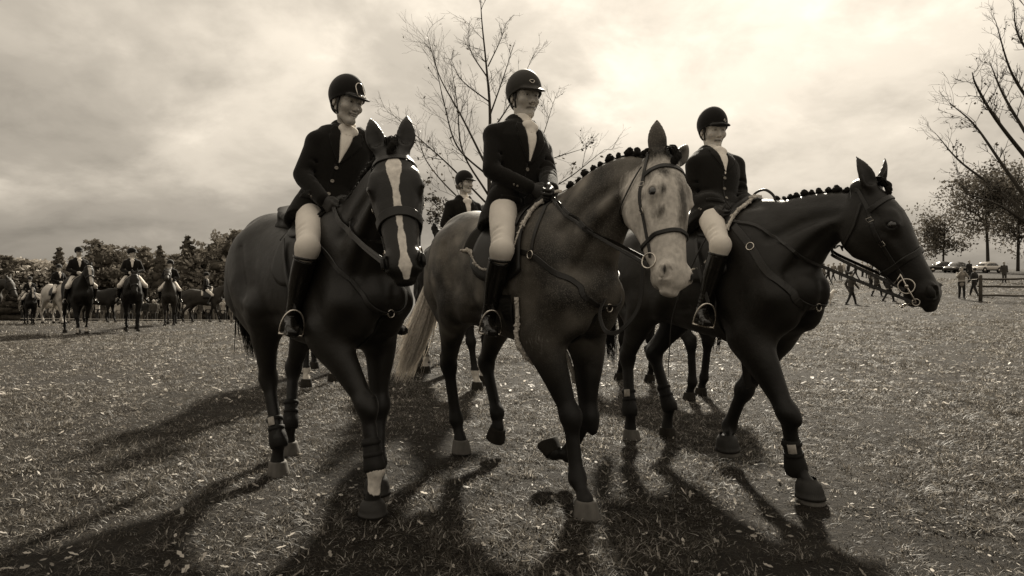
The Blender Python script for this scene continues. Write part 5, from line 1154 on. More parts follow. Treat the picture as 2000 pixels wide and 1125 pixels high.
def tuft(seed, n, rad, hgt, wid, lean, m, name):
    rng = np.random.default_rng(seed); q = rad*np.sqrt(rng.random(n)); a = rng.uniform(0, 6.283, n); X, Y = q*np.cos(a), q*np.sin(a); az = a+rng.normal(0, .9, n)
    hh = hgt*rng.uniform(.35, 1.2, n)*(1.15-.6*q/rad); ww = wid*rng.uniform(.6, 1.3, n); le = lean*rng.uniform(.25, 1.4, n)*hh; sz = az+rng.uniform(1., 2.1, n); R_ = []
    for t in (0, .55, 1.):
        c = np.stack([X+np.cos(az)*le*t*t, Y+np.sin(az)*le*t*t, -.004+hh*(t-.3*t*t*min(1, lean))], 1); d = np.stack([np.cos(sz)*ww, np.sin(sz)*ww, np.zeros(n)], 1)*(1-.92*t); R_ += [c-d, c+d]
    P = np.stack(R_, 1).reshape(-1, 3); b_ = np.arange(n)[:, None]*6; Fq = np.concatenate([b_+np.array([[0, 1, 3, 2]]), b_+np.array([[2, 3, 5, 4]])])
    o = bpy.data.objects.new(name, mesh_data(name, P, Fq, m, False, dict(rnd=np.repeat(np.clip(rng.normal(.44, .24, n), 0, 1), 6)))); TUFTS.objects.link(o)
def turf_group():
    g = bpy.data.node_groups.new('turf_scatter', 'GeometryNodeTree'); g.interface.new_socket('Geometry', in_out='INPUT', socket_type='NodeSocketGeometry'); g.interface.new_socket('Geometry', in_out='OUTPUT', socket_type='NodeSocketGeometry'); N = g.nodes.new; L = g.links.new
    gi, go = N('NodeGroupInput'), N('NodeGroupOutput'); ip = N('GeometryNodeInstanceOnPoints'); ci = N('GeometryNodeCollectionInfo'); ci.inputs['Collection'].default_value = TUFTS; ci.inputs['Separate Children'].default_value = True; ci.inputs['Reset Children'].default_value = True
    def attr(nm, ty): n = N('GeometryNodeInputNamedAttribute'); n.data_type = ty; n.inputs['Name'].default_value = nm; return n.outputs['Attribute']
    L(gi.outputs[0], ip.inputs['Points']); L(ci.outputs[0], ip.inputs['Instance']); ip.inputs['Pick Instance'].default_value = True; L(attr('idx', 'INT'), ip.inputs['Instance Index']); L(attr('rot', 'FLOAT_VECTOR'), ip.inputs['Rotation']); L(attr('scl', 'FLOAT_VECTOR'), ip.inputs['Scale']); L(ip.outputs[0], go.inputs[0]); return g
def turf(name, n, y0, y1, s0, s1, seed, g, label):
    rng = np.random.default_rng(seed); Y = y0+(y1-y0)*np.sqrt(rng.random(n)*(1-(y0/y1)**2)+(y0/y1)**2)/1. if False else np.sqrt(rng.uniform(y0*y0, y1*y1, n)); X = rng.uniform(-1.15, 1.15, n)*Y
    pa = np.sin(X*1.7+.6*Y)*np.cos(Y*1.3-X*.4)+.5*np.sin(X*4.1-Y*3.3); keep = rng.random(n) < np.clip(.85-.35*pa, .35, 1); X, Y, pa = X[keep], Y[keep], pa[keep]; n = len(X)
    me = bpy.data.meshes.new(name); me.vertices.add(n); me.vertices.foreach_set('co', np.stack([X, Y, terr(X, Y)+lumps(X, Y)], 1).astype(np.float32).ravel())
    sc = (s0+(s1-s0)*(Y-y0)/(y1-y0))*rng.uniform(.55, 1.3, n)*np.clip(1-.2*pa, .6, 1.3); hz = rng.uniform(.55, 1.2, n)
    me.attributes.new('idx', 'INT', 'POINT').data.foreach_set('value', rng.integers(0, 9, n).astype(np.int32)); me.attributes.new('rot', 'FLOAT_VECTOR', 'POINT').data.foreach_set('vector', np.stack([rng.normal(0, .12, n), rng.normal(0, .12, n), rng.uniform(0, 6.283, n)], 1).astype(np.float32).ravel()); me.attributes.new('scl', 'FLOAT_VECTOR', 'POINT').data.foreach_set('vector', np.stack([sc, sc, sc*hz], 1).astype(np.float32).ravel())
    o = obj(name, me, None, 'stuff'); o['label'] = label; o['category'] = 'grass'; md = o.modifiers.new('scatter', 'NODES'); md.node_group = g; return o
def fallen_leaves(n, y0, y1, size, m, seed, label):
    rng = np.random.default_rng(seed); Y = y0*(y1/y0)**rng.random(n); X = rng.uniform(-.95, .95, n)*Y; cl = rng.random(n) < .6; kx, ky = rng.uniform(-.95, .95, n//7)*1., y0*(y1/y0)**rng.random(n//7); ci = rng.integers(0, n//7, n); Y = np.where(cl, ky[ci]+rng.normal(0, .05, n)*ky[ci], Y); X = np.where(cl, kx[ci]*ky[ci]+rng.normal(0, .06, n)*ky[ci], X); sz = size*rng.uniform(.45, 1.3, n)*(1+Y*.02); az = rng.uniform(0, 6.283, n); ti = rng.normal(0, .35, n); cu = rng.uniform(.05, .5, n)
    Z = terr(X, Y)+lumps(X, Y)+.012+sz*.15; u = np.stack([np.cos(az), np.sin(az), np.sin(ti)], 1); v = np.stack([-np.sin(az), np.cos(az), rng.normal(0, .3, n)], 1); c = np.stack([X, Y, Z], 1)
    prof = [(-1., 0, .0), (-.35, .42, .3), (.1, .22, .1), (.45, .38, .35), (1., 0, .4), (.45, -.38, .35), (.1, -.22, .1), (-.35, -.42, .3)]; ring = [c+u*(sz*a)[:, None]+v*(sz*b)[:, None]+np.array([[0, 0, 1.]])*(sz*cu*h*abs(b)*2+sz*cu*.3*abs(a))[:, None] for a, b, h in prof]
    P = np.stack(ring, 1).reshape(-1, 3); Fq = np.arange(n*8).reshape(n, 8); Fq = np.concatenate([Fq[:, [0, 1, 2, 7]], Fq[:, [2, 3, 6, 7]], Fq[:, [3, 4, 5, 6]]]); P = P
    o = mobj('fallen_leaves', P, Fq, m, None, False, dict(rnd=np.repeat(rng.random(n), 8)), 'stuff'); o['label'] = label; o['category'] = 'leaves'; return o
GM = leaf_mat('grass_blade', .09, .5, .5, .85, .25, .50); LM = leaf_mat('dry_leaf', .50, .45, .55, .5)
for _i in range(9): tuft(40+_i, 20, .060, (.034, .026, .042, .022, .038, .028, .017, .050, .030)[_i], .0031, (1.3, 1.8, 1.1, 2.6, 1.4, 2.0, 4.0, 1.0, 1.6)[_i], GM, 'grass_tuft')
TG = turf_group()
turf('grass', 36000, 2.05, 7.5, 1., 1.05, 1, TG, 'short trampled turf round the hooves of the first rank'); turf('grass', 54000, 7.4, 19., 1.25, 1.9, 2, TG, 'short turf of the middle field'); turf('grass', 54000, 18.8, 62., 2.2, 4.2, 3, TG, 'short turf of the far field')
fallen_leaves(900, 2.1, 8., .019, LM, 4, 'dry curled leaves scattered over the trampled turf'); fallen_leaves(3600, 6., 40., .026, LM, 5, 'pale leaf litter spread over the far turf')
# ------------------------------------------------------------------ trees
BARK = mat('bark', .05, .9, .2, .4, 12, .6, 60, stretch=(1, 1, .25)); LEAFD = leaf_mat('autumn_leaf', .045, .45, .6, .5)
def limbs_tree(name, label, base, trunk, limbs, depth, seed, r0, leaf_zones=(), nleaf=0, twig_len=1., lf=.05, lv=2, dens=1.):
    rng = random.Random(seed); nr = np.random.default_rng(seed); t = thing(name, label, 'tree', tuple(base)); base = V(base, float)
    P = spline(trunk, 26)-base; mb = MB(); mb.tube(P, np.interp(np.linspace(0, 1, 26), [0, .06, .6, 1], [r0*1.25, r0, r0*.45, r0*.08]), 10); mb.build('trunk', BARK, t)
    tw = MB(); tips = []
    def twig(a, d, L, r, lev):
        n = 6; pts = [a]; dd = d
        for i in range(n-1):
            dd = nrm(dd+V([rng.gauss(0, .16) for _ in range(3)])+V((0, 0, .06))); pts.append(pts[-1]+dd*L/(n-1))
        tw.tube(pts, np.linspace(r, max(r*.3, .002), n), 3 if lev else 4, False, False); tips.extend(pts[2:])
        if lev < lv:
            for i in range(int((3 if lev == 0 else 2)*dens+rng.random())):
                q = rng.randint(1, n-2); sp = V([rng.gauss(0, 1) for _ in range(3)]); sp = nrm(sp-d*(sp@d)); twig(pts[q], nrm(d*.75+sp*.7+V((0, 0, .15))), L*rng.uniform(.35, .65), r*.6, lev+1)
    for k, lb in enumerate(limbs):
        Q = np.array(lb, float)-base; wob = nr.normal(0, .06*twig_len, Q.shape); wob[0] = 0; Q = spline(Q+wob, 18); L = np.linalg.norm(Q[-1]-Q[0]); rr = np.clip(r0*.42*(L/3.)**.5, .008, r0*.5)
        m2 = MB(); m2.tube(Q, np.linspace(rr, rr*.18, 18), 7); m2.build('limb', BARK, t)
        for i in range(int(16*dens)):
            j = rng.randint(4, 17); d = nrm(Q[min(j+1, 17)]-Q[j-1]); sp = V([rng.gauss(0, 1), rng.gauss(0, 1)*.8, rng.gauss(0, 1)]); sp = nrm(sp-d*(sp@d)); twig(Q[j], nrm(d*.8+sp*.75+V((0, 0, .2))), L*rng.uniform(.12, .34)*twig_len, max(rr*.34*(1-j/22), .0045), 0)
    for i in range(int(22*dens)):
        j = rng.randint(8, 25); d = nrm(P[min(j+1, 25)]-P[j-1]); sp = nrm(V([rng.gauss(0, 1), rng.gauss(0, 1), 0])); twig(P[j], nrm(d*.7+sp), rng.uniform(.3, 1.0)*twig_len, .008, 0)
    o = tw.build('twigs', BARK, t); o['kind'] = 'stuff'
    if nleaf:
        T = np.array(tips)+base; w = np.full(len(T), .03)
        for (px, py, rx, ry) in leaf_zones: qx = 1000+1250*T[:, 0]/T[:, 1]; qy = 545-1250*(T[:, 2]-CAMH)/T[:, 1]; w += np.exp(-(((qx-px)/rx)**2+((qy-py)/ry)**2))
        c = T[nr.choice(len(T), nleaf, p=w/w.sum())]-base+nr.normal(0, .03, (nleaf, 3)); leaf_quads(t, c, lf, nr, LEAFD)
    return t
def leaf_quads(parent, c, size, nr, m, name='leaves'):
    n = len(c); a = nr.normal(0, 1, (n, 3)); a /= np.linalg.norm(a, axis=1)[:, None]; b = np.cross(a, nr.normal(0, 1, (n, 3))); b /= np.linalg.norm(b, axis=1)[:, None]; s = size*nr.uniform(.5, 1.25, (n, 1))
    P = np.stack([c-a*s, c+b*s*.55, c+a*s, c-b*s*.55], 1).reshape(-1, 3); o = mobj(name, P, np.arange(n*4).reshape(n, 4), m, parent, False, dict(rnd=np.repeat(nr.random(n), 4))); o['kind'] = 'stuff'; return o
D = 15.
def px_line(pts, Y, dz=0.): return [pt(x, y, Y+dz*i) for i, (x, y) in enumerate(pts)]
b0 = gz(958, D)
limbs_tree('bare_tree', 'tall bare tree with fine twigs rising behind the solemn rider', b0, [b0, pt(958, 470, D), pt(955, 330, D), pt(957, 220, D), pt(950, 130, D), pt(941, 40, D), pt(938, -25, D)],
  [px_line(l, D, z) for l, z in (([(957, 225), (985, 150), (1003, 85)], .3), ([(958, 260), (1000, 190), (1040, 105)], -.3), ([(960, 320), (1050, 290), (1092, 190)], .5), ([(960, 400), (1080, 360), (1180, 290)], -.5), ([(960, 380), (1060, 320), (1140, 287)], .8),
   ([(955, 335), (900, 235), (855, 150), (831, 72)], .4), ([(955, 345), (895, 285), (868, 200), (845, 110)], -.5), ([(953, 400), (880, 330), (822, 285), (768, 222)], -.4), ([(951, 420), (890, 385), (838, 320), (806, 245)], .6), ([(950, 440), (880, 420), (825, 380)], .3),
   ([(951, 150), (925, 105), (916, 58)], .3), ([(957, 200), (905, 165), (870, 115)], -.6), ([(953, 380), (905, 300), (893, 205), (880, 120)], .2), ([(953, 130), (975, 80), (985, 40)], -.2), ([(952, 455), (890, 440), (850, 430)], -.3))],
  D, 11, .062, ((850, 420, 40, 60), (820, 350, 40, 50), (1110, 310, 50, 30), (880, 400, 50, 50)), 700, .85, .045)
D2 = 12.; b1 = gz(2045, D2)
limbs_tree('bare_tree', 'bare tree leaning in over the split rail fence with spread dark branches', b1, [b1, pt(2040, 500, D2), pt(2030, 300, D2), pt(2025, 150, D2), pt(2010, 20, D2), pt(2000, -60, D2)],
  [px_line(l, D2, z) for l, z in (([(2030, 420), (1965, 335), (1905, 245), (1848, 208)], .3), ([(2030, 340), (1955, 235), (1905, 175), (1890, 140)], -.3), ([(2032, 470), (1960, 385), (1885, 325), (1830, 265)], .4), ([(2026, 220), (1975, 130), (1946, 45)], -.2), ([(2035, 460), (1950, 400), (1870, 372)], -.4), ([(2028, 300), (1960, 190), (1925, 120)], .4), ([(2020, 120), (1985, 60), (1970, 10)], .2))],
  D2, 17, .10, ((1880, 360, 60, 40), (1900, 250, 50, 60)), 260, .75, .035)
def leafy_tree(label, base, H, rad, seed, n, lean=0., size=.2, v=.10, zlo=.25, group=None):
    rng = random.Random(seed); nr = np.random.default_rng(seed); t = thing('leafy_tree', label, 'tree', tuple(base), 0, 1, group); mb = MB(); P = spline([(0, 0, -.3), (lean*.2, 0, H*.35), (lean*.6, 0, H*.7), (lean, 0, H*.95)], 14); mb.tube(P, np.linspace(H*.021, H*.005, 14), 8); mb.build('trunk', BARK, t); cl = []
    for i in range(16):
        j = rng.randint(4, 12); a = rng.uniform(0, 6.283); L = rad*rng.uniform(.55, 1.05)*(1.1-.5*j/13); e = P[j]+V((math.cos(a)*L, math.sin(a)*L, L*rng.uniform(.1, .7))); m2 = MB(); Q = spline([P[j], (P[j]+e)/2+V((0, 0, .1*L)), e], 8); m2.tube(Q, np.linspace(H*.011, H*.002, 8), 5); m2.build('limb', BARK, t)
        for q in range(6): cl.append(Q[rng.randint(2, 7)]+V([rng.gauss(0, rad*.16) for _ in range(3)]))
    cl = np.array(cl); c = cl[nr.integers(0, len(cl), n)]+nr.normal(0, 1, (n, 3))*np.array([rad*.13, rad*.13, rad*.08]); leaf_quads(t, c, size, nr, leaf_mat('foliage', v, .3, .9, .5, .05)); return t
leafy_tree('broad leafy tree with brown leaves standing over the parked cars', gz(1930, 88), 12., 7.6, 5, 10000, -.6, .20, .12)
leafy_tree('smaller leafy tree beside the dark parked car', gz(1842, 95), 8., 5., 6, 4500, .3, .20, .12)
leafy_tree('thin leafy tree behind the white car roof', gz(1988, 92), 11.5, 6.5, 7, 6000, .3, .20, .12)
INN = mat('crown_core_dark', .08, 1., 0., .5, 3., .8, 8.)
def conifer(kind, label, base, H, rad, seed, v):
    rng = random.Random(seed); nr = np.random.default_rng(seed); t = thing('conifer_tree' if kind != 'round' else 'leafy_tree', label, 'tree', tuple(base), 0, 1, 'trees behind the crowd'); mb = MB(); mb.tube([(0, 0, -.5), (0, 0, H*.5), (rng.uniform(-.2, .2), 0, H*.99)], [H*.022, H*.014, H*.003], 7); mb.build('trunk', BARK, t); m2 = MB(); C = []; Dv = []
    tiers = 17 if kind == 'spruce' else 12
    for i in range(tiers):
        f = (i+.5)/tiers; z = H*(.10+.88*f); L = rad*((1-f)**.8 if kind == 'spruce' else math.sin(min(1., (1-f)*1.25+.12)*1.5708)**.8*(.8+.4*rng.random()) if kind == 'pine' else math.sqrt(max(.05, 1-(2*f-1)**2)))
        for j in range(7 if kind == 'spruce' else 6):
            a = rng.uniform(0, 6.283); l = L*rng.uniform(.6, 1.12); dz = -.25*l if kind == 'spruce' else .22*l; e = V((math.cos(a)*l, math.sin(a)*l, z+dz)); s0 = V((0, 0, z)); m2.tube([s0, (s0+e)/2+V((0, 0, .08*l)), e], [.05, .035, .012], 4)
            k = int(18+46*l/rad)
            for q in range(k): u = rng.uniform(.25, 1.05); C.append(s0+(e-s0)*u+V([rng.gauss(0, .13*l*(1.1-u*.5)+.05), rng.gauss(0, .13*l*(1.1-u*.5)+.05), rng.gauss(.06, .07*l)]))
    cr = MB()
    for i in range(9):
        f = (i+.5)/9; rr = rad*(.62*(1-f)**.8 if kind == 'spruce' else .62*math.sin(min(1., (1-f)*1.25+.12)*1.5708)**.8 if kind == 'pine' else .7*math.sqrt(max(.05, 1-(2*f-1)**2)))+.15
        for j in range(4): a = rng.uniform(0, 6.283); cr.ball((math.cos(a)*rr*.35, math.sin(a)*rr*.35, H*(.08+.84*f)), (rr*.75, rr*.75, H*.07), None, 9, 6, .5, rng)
    cr.build('crown_core', INN, t)  # dark solid core, added to stop sky showing through the crown
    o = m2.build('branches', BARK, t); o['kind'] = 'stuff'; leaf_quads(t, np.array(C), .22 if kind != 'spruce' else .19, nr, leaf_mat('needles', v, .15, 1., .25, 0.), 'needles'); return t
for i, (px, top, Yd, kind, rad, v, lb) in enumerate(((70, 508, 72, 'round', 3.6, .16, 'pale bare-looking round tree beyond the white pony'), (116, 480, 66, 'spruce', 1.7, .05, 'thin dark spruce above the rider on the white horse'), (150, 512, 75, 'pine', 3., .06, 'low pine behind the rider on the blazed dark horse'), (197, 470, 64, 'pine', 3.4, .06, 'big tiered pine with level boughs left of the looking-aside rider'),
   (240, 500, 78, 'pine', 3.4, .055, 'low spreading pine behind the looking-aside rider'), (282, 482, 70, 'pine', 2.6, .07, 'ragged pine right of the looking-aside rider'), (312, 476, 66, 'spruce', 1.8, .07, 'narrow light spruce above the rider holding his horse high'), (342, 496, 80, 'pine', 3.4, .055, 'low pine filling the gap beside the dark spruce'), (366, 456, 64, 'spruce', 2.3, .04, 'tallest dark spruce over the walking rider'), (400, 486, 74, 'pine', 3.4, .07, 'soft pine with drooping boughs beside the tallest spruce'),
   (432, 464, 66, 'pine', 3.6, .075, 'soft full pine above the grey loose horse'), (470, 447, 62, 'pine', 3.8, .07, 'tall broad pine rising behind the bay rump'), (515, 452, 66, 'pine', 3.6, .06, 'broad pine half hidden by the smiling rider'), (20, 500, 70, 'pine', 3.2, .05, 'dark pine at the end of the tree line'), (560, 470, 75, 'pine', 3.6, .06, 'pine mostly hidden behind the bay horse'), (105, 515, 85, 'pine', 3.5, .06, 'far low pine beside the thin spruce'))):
    b = gz(px, Yd); tz = CAMH-(top-545)*Yd/1250.; conifer(kind, lb, b, tz-b[2], rad*1.2, 100+i, v*3.0)  # needle colour lifted to stand in for distance haze
# ------------------------------------------------------------------ far people
PV = {}
def person_variant(pose, seed):
    """meshes of one pose, standing on the origin and facing +x"""
    rng = random.Random(seed); F = Field((-.5, -.45, -.02), (.6, .45, 1.86), .030); st = {'stand': 0., 'walk': .32, 'step': -.26, 'photo': .05}[pose]; lg = {}
    for g in (-1, 1):
        f = st*g; hip = V((0, g*.09, .90)); an = V((f, g*.10, .09+.05*max(0, -f))); kn = (hip+an)/2+V((.05+.12*max(0, -f)*0, 0, .02)); lg[g] = (hip, kn, an)
    sh = {g: V((0, g*.19, 1.40)) for g in (-1, 1)}; el, wr = {}, {}
    for g in (-1, 1):
        sw = -st*g*.5
        if pose == 'photo': el[g] = V((.20, g*.25, 1.22)); wr[g] = V((.26, g*.08, 1.50))
        else: el[g] = V((sw*.6-.03, g*.25, 1.12)); wr[g] = V((sw+.10, g*.23, .90))
    def body(F, grow, legs, top, head):
        if legs:
            for g in (-1, 1): tube(F, list(lg[g]), [.085+grow, .062+grow, .045+grow], .04)
        if top:
            loft(F, [(0, 0, .78 if grow > .01 else .86), (0, 0, 1.05), (0, 0, 1.32), (0, 0, 1.44)], [.17+grow, .155+grow, .18+grow, .10+grow], [.12+grow, .11+grow, .12+grow, .08+grow], (1, 0, 0), .04)
            for g in (-1, 1): tube(F, [sh[g], el[g], wr[g]], [.07+grow, .052+grow, .042+grow], .04)
        if head:
            tube(F, [(0, 0, 1.42), (.01, 0, 1.55)], [.055, .055], .03); ell(F, (.015, 0, 1.64), (.095, .078, .12), None, .03); ell(F, (.11, 0, 1.62), (.02, .016, .022), None, .02)
            for g in (-1, 1): ell(F, wr[g]+V((.01, 0, -.06)), (.035, .03, .06), None, .02)
    body(F, -.015, 1, 1, 1); B = F.mesh(1); F = Field((-.5, -.45, -.02), (.6, .45, 1.86), .034); body(F, .012, 0, 1, 0); C = F.mesh(1)
    F = Field((-.6, -.45, -.02), (.7, .45, 1.2), .030); body(F, .008, 1, 0, 0); ell(F, (0, 0, .93), (.13, .17, .12), None, .05)
    T = F.mesh(1)
    S_ = []
    for g in (-1, 1): F = Field((-.6, -.4, -.03), (.7, .4, .4), .022); an = lg[g][2]; loft(F, [an+V((-.06, 0, -.04)), an+V((.14, 0, -.05))], .045, .035, (0, 0, 1), .02); tube(F, [an, an+V((0, 0, .06))], .05, .02); S_.append(F.mesh(1))
    F = Field((-.3, -.3, 1.4), (.3, .3, 1.9), .022); ell(F, (-.01, 0, 1.675), (.108, .09, .105), None, .02); ell(F, (.085, 0, 1.60), (.07, .075, .095), None, .01, 's'); Hh = F.mesh(1)
    PV[pose] = (B, C, T, S_[0], Hh, S_[1])
SKF = mat('far_skin', .42, .6); CO = [mat('coat_%s' % n, v, .85) for n, v in (('black', .015), ('charcoal', .05), ('grey', .14), ('tan', .26), ('pale', .45), ('white', .62))]; SHO = mat('shoe', .02, .6); HR = [mat('far_hair_dark', .03, .7), mat('far_hair_fair', .2, .7), mat('far_hat', .5, .8)]
_pc = {}
def far_person(pose, loc, deg, c, t, h, s, label, group=None):
    if not PV: [person_variant(p, i) for i, p in enumerate(('stand', 'walk', 'step', 'photo'))]
    r = thing('person', label, 'person', tuple(loc), math.radians(deg), s, group)
    for nm, k, m in (('body', 0, SKF), ('coat', 1, CO[c]), ('trousers', 2, CO[t]), ('shoe', 3, SHO), ('shoe', 5, SHO), ('hair', 4, HR[h])):
        key = (pose, k, m.name)
        if key not in _pc: _pc[key] = mesh_data(nm, *PV[pose][k], m)
        obj(nm, _pc[key], r)
    return r
rg = random.Random(77)
cn = ['black', 'charcoal', 'grey', 'tan', 'pale', 'white']; hn = ['dark hair', 'fair hair', 'a pale hat']
for i in range(46):
    px = 44+i*10.2+rg.uniform(-5, 5); Yd = rg.uniform(42, 50); c, t, h = rg.choice((0, 1, 1, 2, 2, 3, 4, 5)), rg.choice((0, 0, 1, 2)), rg.choice((0, 1, 2))
    far_person('photo' if rg.random() < .2 else 'stand', gz(px, Yd), rg.uniform(-130, -50), c, t, h, rg.uniform(.93, 1.05), 'onlooker in a %s coat with %s behind the rope' % (cn[c], hn[h]), 'crowd behind the rope, %s coats, %s' % (cn[c], hn[h]))
for px, fy, hp_, pose, dg, c, t, h, lb in ((1662, 597, 65, 'walk', 5, 1, 0, 0, 'person in a long charcoal coat striding alone along the rope'), (1600, 596, 58, 'walk', 20, 1, 1, 1, 'person in grey leading a white dog'), (1735, 590, 62, 'walk', -5, 0, 0, 0, 'person in black striding below the brown horse chin'), (1712, 580, 54, 'step', 10, 1, 0, 1, 'person in charcoal stepping out near the rope post'),
   (1765, 587, 56, 'walk', -10, 1, 0, 0, 'person in dark clothes walking right beneath the bit shank'), (1641, 559, 33, 'stand', -80, 2, 1, 2, 'onlooker in a grey coat standing far up the field'), (1656, 562, 34, 'stand', 170, 0, 0, 0, 'onlooker in black stretching an arm far up the field'), (1671, 560, 34, 'walk', 150, 0, 0, 1, 'onlooker in black beside the one in pale clothes'), (1684, 560, 30, 'stand', -60, 5, 0, 2, 'onlooker in white far up the field'), (1609, 574, 36, 'stand', -40, 2, 0, 0, 'child in a grey coat behind the dog walker'), (1658, 562, 26, 'stand', 200, 1, 0, 1, 'child standing between the far onlookers'),
   (1587, 585, 44, 'stand', 0, 2, 1, 0, 'person half hidden by the brown horse chest'), (1878, 584, 60, 'photo', -110, 3, 0, 1, 'person in a tan jacket raising a camera beside the fence'), (1903, 580, 55, 'step', 120, 0, 0, 0, 'person in a long black coat leaning near the fence post'), (1893, 548, 38, 'stand', -80, 0, 0, 1, 'person in black in front of the white car'), (1718, 538, 26, 'stand', 90, 0, 0, 0, 'far person on the skyline left of the bit'), (1703, 540, 24, 'stand', 90, 1, 0, 0, 'far person on the skyline under the reins'), (1722, 539, 25, 'walk', 0, 1, 0, 1, 'far person walking on the skyline'), (1961, 545, 40, 'stand', -100, 1, 1, 1, 'person in charcoal behind the fence rails'), (1628, 556, 34, 'walk', 200, 3, 0, 1, 'far walker in a tan coat below the throat of the brown horse'), (1648, 552, 30, 'step', 20, 5, 1, 2, 'far walker in white under the slack rein'), (1694, 556, 32, 'stand', -120, 4, 0, 0, 'far onlooker in a pale coat near the rope post'), (1618, 566, 38, 'step', 160, 0, 0, 2, 'walker in black with a pale hat below the brown chest'), (1700, 570, 44, 'stand', -70, 2, 0, 1, 'onlooker in a grey coat with fair hair near the rope'), (1750, 572, 46, 'step', 190, 2, 0, 0, 'walker in a grey coat heading back under the chin'), (1780, 560, 36, 'stand', -90, 1, 0, 2, 'far onlooker in charcoal with a pale hat under the muzzle'), (1594, 570, 40, 'walk', -170, 4, 1, 0, 'walker in a pale coat beside the brown chest')):
    Yd = 1.7*1250/hp_; X = (px-1000)*Yd/1250; far_person(pose, (X, Yd, CAMH-(fy-545)*Yd/1250. if abs(CAMH-(fy-545)*Yd/1250.-float(terr(X, Yd))) < .12 else float(terr(X, Yd))), dg, c, t, h, 1., lb)
# ------------------------------------------------------------------ fence, rope, cars, dog
WOOD = mat('weathered_wood', .07, .9, .2, .4, 8, .6, 50, stretch=(.2, 1, 1))
fb = gz(1915, 34); fn = thing('split_rail_fence', 'weathered split rail fence with three rails beside the long coated person', 'fence', tuple(fb))
for k in range(3):
    mb = MB(); x = k*2.5; mb.lathe([(.001, -.3), (.095, -.3), (.09, .6), (.085, 1.38), (.05, 1.42), (.001, 1.42)], (x, 0, 0), None, 8); mb.build('post', WOOD, fn)
    for z in (.32, .78, 1.20):
        m2 = MB(); zz = [rg.uniform(-.03, .03) for _ in range(4)]; m2.tube([(x-.15, .02, z+zz[0]), (x+.9, .03, z+zz[1]), (x+1.8, .03, z+zz[2]), (x+2.6, .02, z+zz[3])], [.045, .06, .058, .045], 6); m2.build('rail', WOOD, fn)
ROPE = mat('rope', .6, .8)
for nm, pts, lb in (('rope', [(1560, 588, 33), (1612, 582, 33), (1662, 575, 33), (1722, 565, 34), (1800, 562, 34.5), (1880, 548, 35), (1915, 545, 34)], 'white cord strung at hip height across the far field'), ('rope', [(40, 622, 40), (150, 623, 40), (280, 624, 40), (400, 625, 40), (520, 626, 40)], 'white cord stretched in front of the crowd')):
    MBs = MB(); P = spline([pt(*q) for q in pts], 60); MBs.tube(P, .012, 5); o = MBs.build(nm, ROPE); tag(o, lb, 'rope')
def car(label, loc, deg, m, s=1.):
    r = thing('parked_car', label, 'car', tuple(loc), math.radians(deg), s, 'cars parked under the trees'); F = Field((-2.5, -1.05, .1), (2.5, 1.05, 1.6), .045)
    loft(F, [(-2.2, 0, .60), (-1.9, 0, .62), (-.9, 0, .64), (.9, 0, .62), (1.8, 0, .56), (2.18, 0, .50)], [.72, .84, .88, .88, .84, .68], [.26, .33, .34, .33, .28, .20], (0, 0, 1), .03, 3.5, plane=(1, 0, 0))
    loft(F, [(-1.75, 0, .85), (-1.05, 0, 1.06), (-.4, 0, 1.12), (.25, 0, 1.10), (1.05, 0, .84)], [.62, .66, .66, .66, .66], [.10, .31, .33, .31, .08], (0, 0, 1), .06, 3., plane=(1, 0, 0))
    for x in (-1.32, 1.36):
        for g in (-1, 1): tube(F, [(x, g*.70, .34), (x, g*1.1, .34)], .36, .02, 's')
    B = F.mesh(2); mobj('body', *B, m, r)
    for g in (-1, 1):
        for x0, x1, t0, t1 in ((-1.35, -.62, .12, .85), (-.56, .14, .12, .92), (.20, .78, .10, .70)):
            G = np.array([[(x0+(x1-x0)*a+(.20*(1-b) if x1 > .5 else -.16*(1-b) if x0 < -1 else 0)*0, g*1.0, .92+.32*b*(1-(.75*max(0, a-.1) if x0 > .1 else .55*max(0, .6-a) if x0 < -1 else 0))) for b in np.linspace(0, 1, 4)] for a in np.linspace(0, 1, 6)]); P, Nn, ok = F.march(G.reshape(-1, 3), (0, -g, 0), .012)
            MB().grid(P.reshape(6, 4, 3), .01, Nn).build('window', GLS, r)
        for x in (-1.32, 1.36):
            mb = MB(); mb.lathe([(.001, -.1), (.31, -.1), (.33, -.07), (.33, .07), (.31, .1), (.20, .1), (.19, .07), (.001, .07)], (x, g*.76, .33), ((1, 0, 0), (0, 0, -g), (0, g, 0)), 20); w = mb.build('wheel', TYR, r); m2 = MB(); m2.lathe([(.001, 0), (.19, 0), (.17, .02), (.001, .03)], (x, g*.84, .33), ((1, 0, 0), (0, 0, -g), (0, g, 0)), 12); m2.build('rim', MT['metal'], w)
        for x, nm in ((2.05, 'headlight'), (-2.1, 'tail_light')):
            G = np.array([[(3. if x > 0 else -3., g*(.45+.22*a), .60+.12*b) for b in (0, .5, 1)] for a in (0, .5, 1)]); P, Nn, ok = F.march(G.reshape(-1, 3), (-1. if x > 0 else 1., 0, 0), .01); MB().grid(P.reshape(3, 3, 3), .008, Nn).build(nm, LIT, r)
    for x0, d, z0, z1 in ((2.2, -1., .90, 1.22), (-2.4, 1., .95, 1.25)):
        G = np.array([[(x0, -.55+1.1*a, z0+(z1-z0)*b) for b in np.linspace(0, 1, 4)] for a in np.linspace(0, 1, 7)]); P, Nn, ok = F.march(G.reshape(-1, 3), (d, 0, 0), .012); MB().grid(P.reshape(7, 4, 3), .01, Nn).build('windscreen', GLS, r)
    return r
GLS = mat('car_glass', .02, .08, .8); TYR = mat('tyre', .02, .8); LIT = mat('lamp_glass', .4, .15, .7); PW = mat('white_car_paint', .62, .3, .5, .03, coat=.6); PD = mat('dark_car_paint', .03, .3, .5, .05, coat=.6)
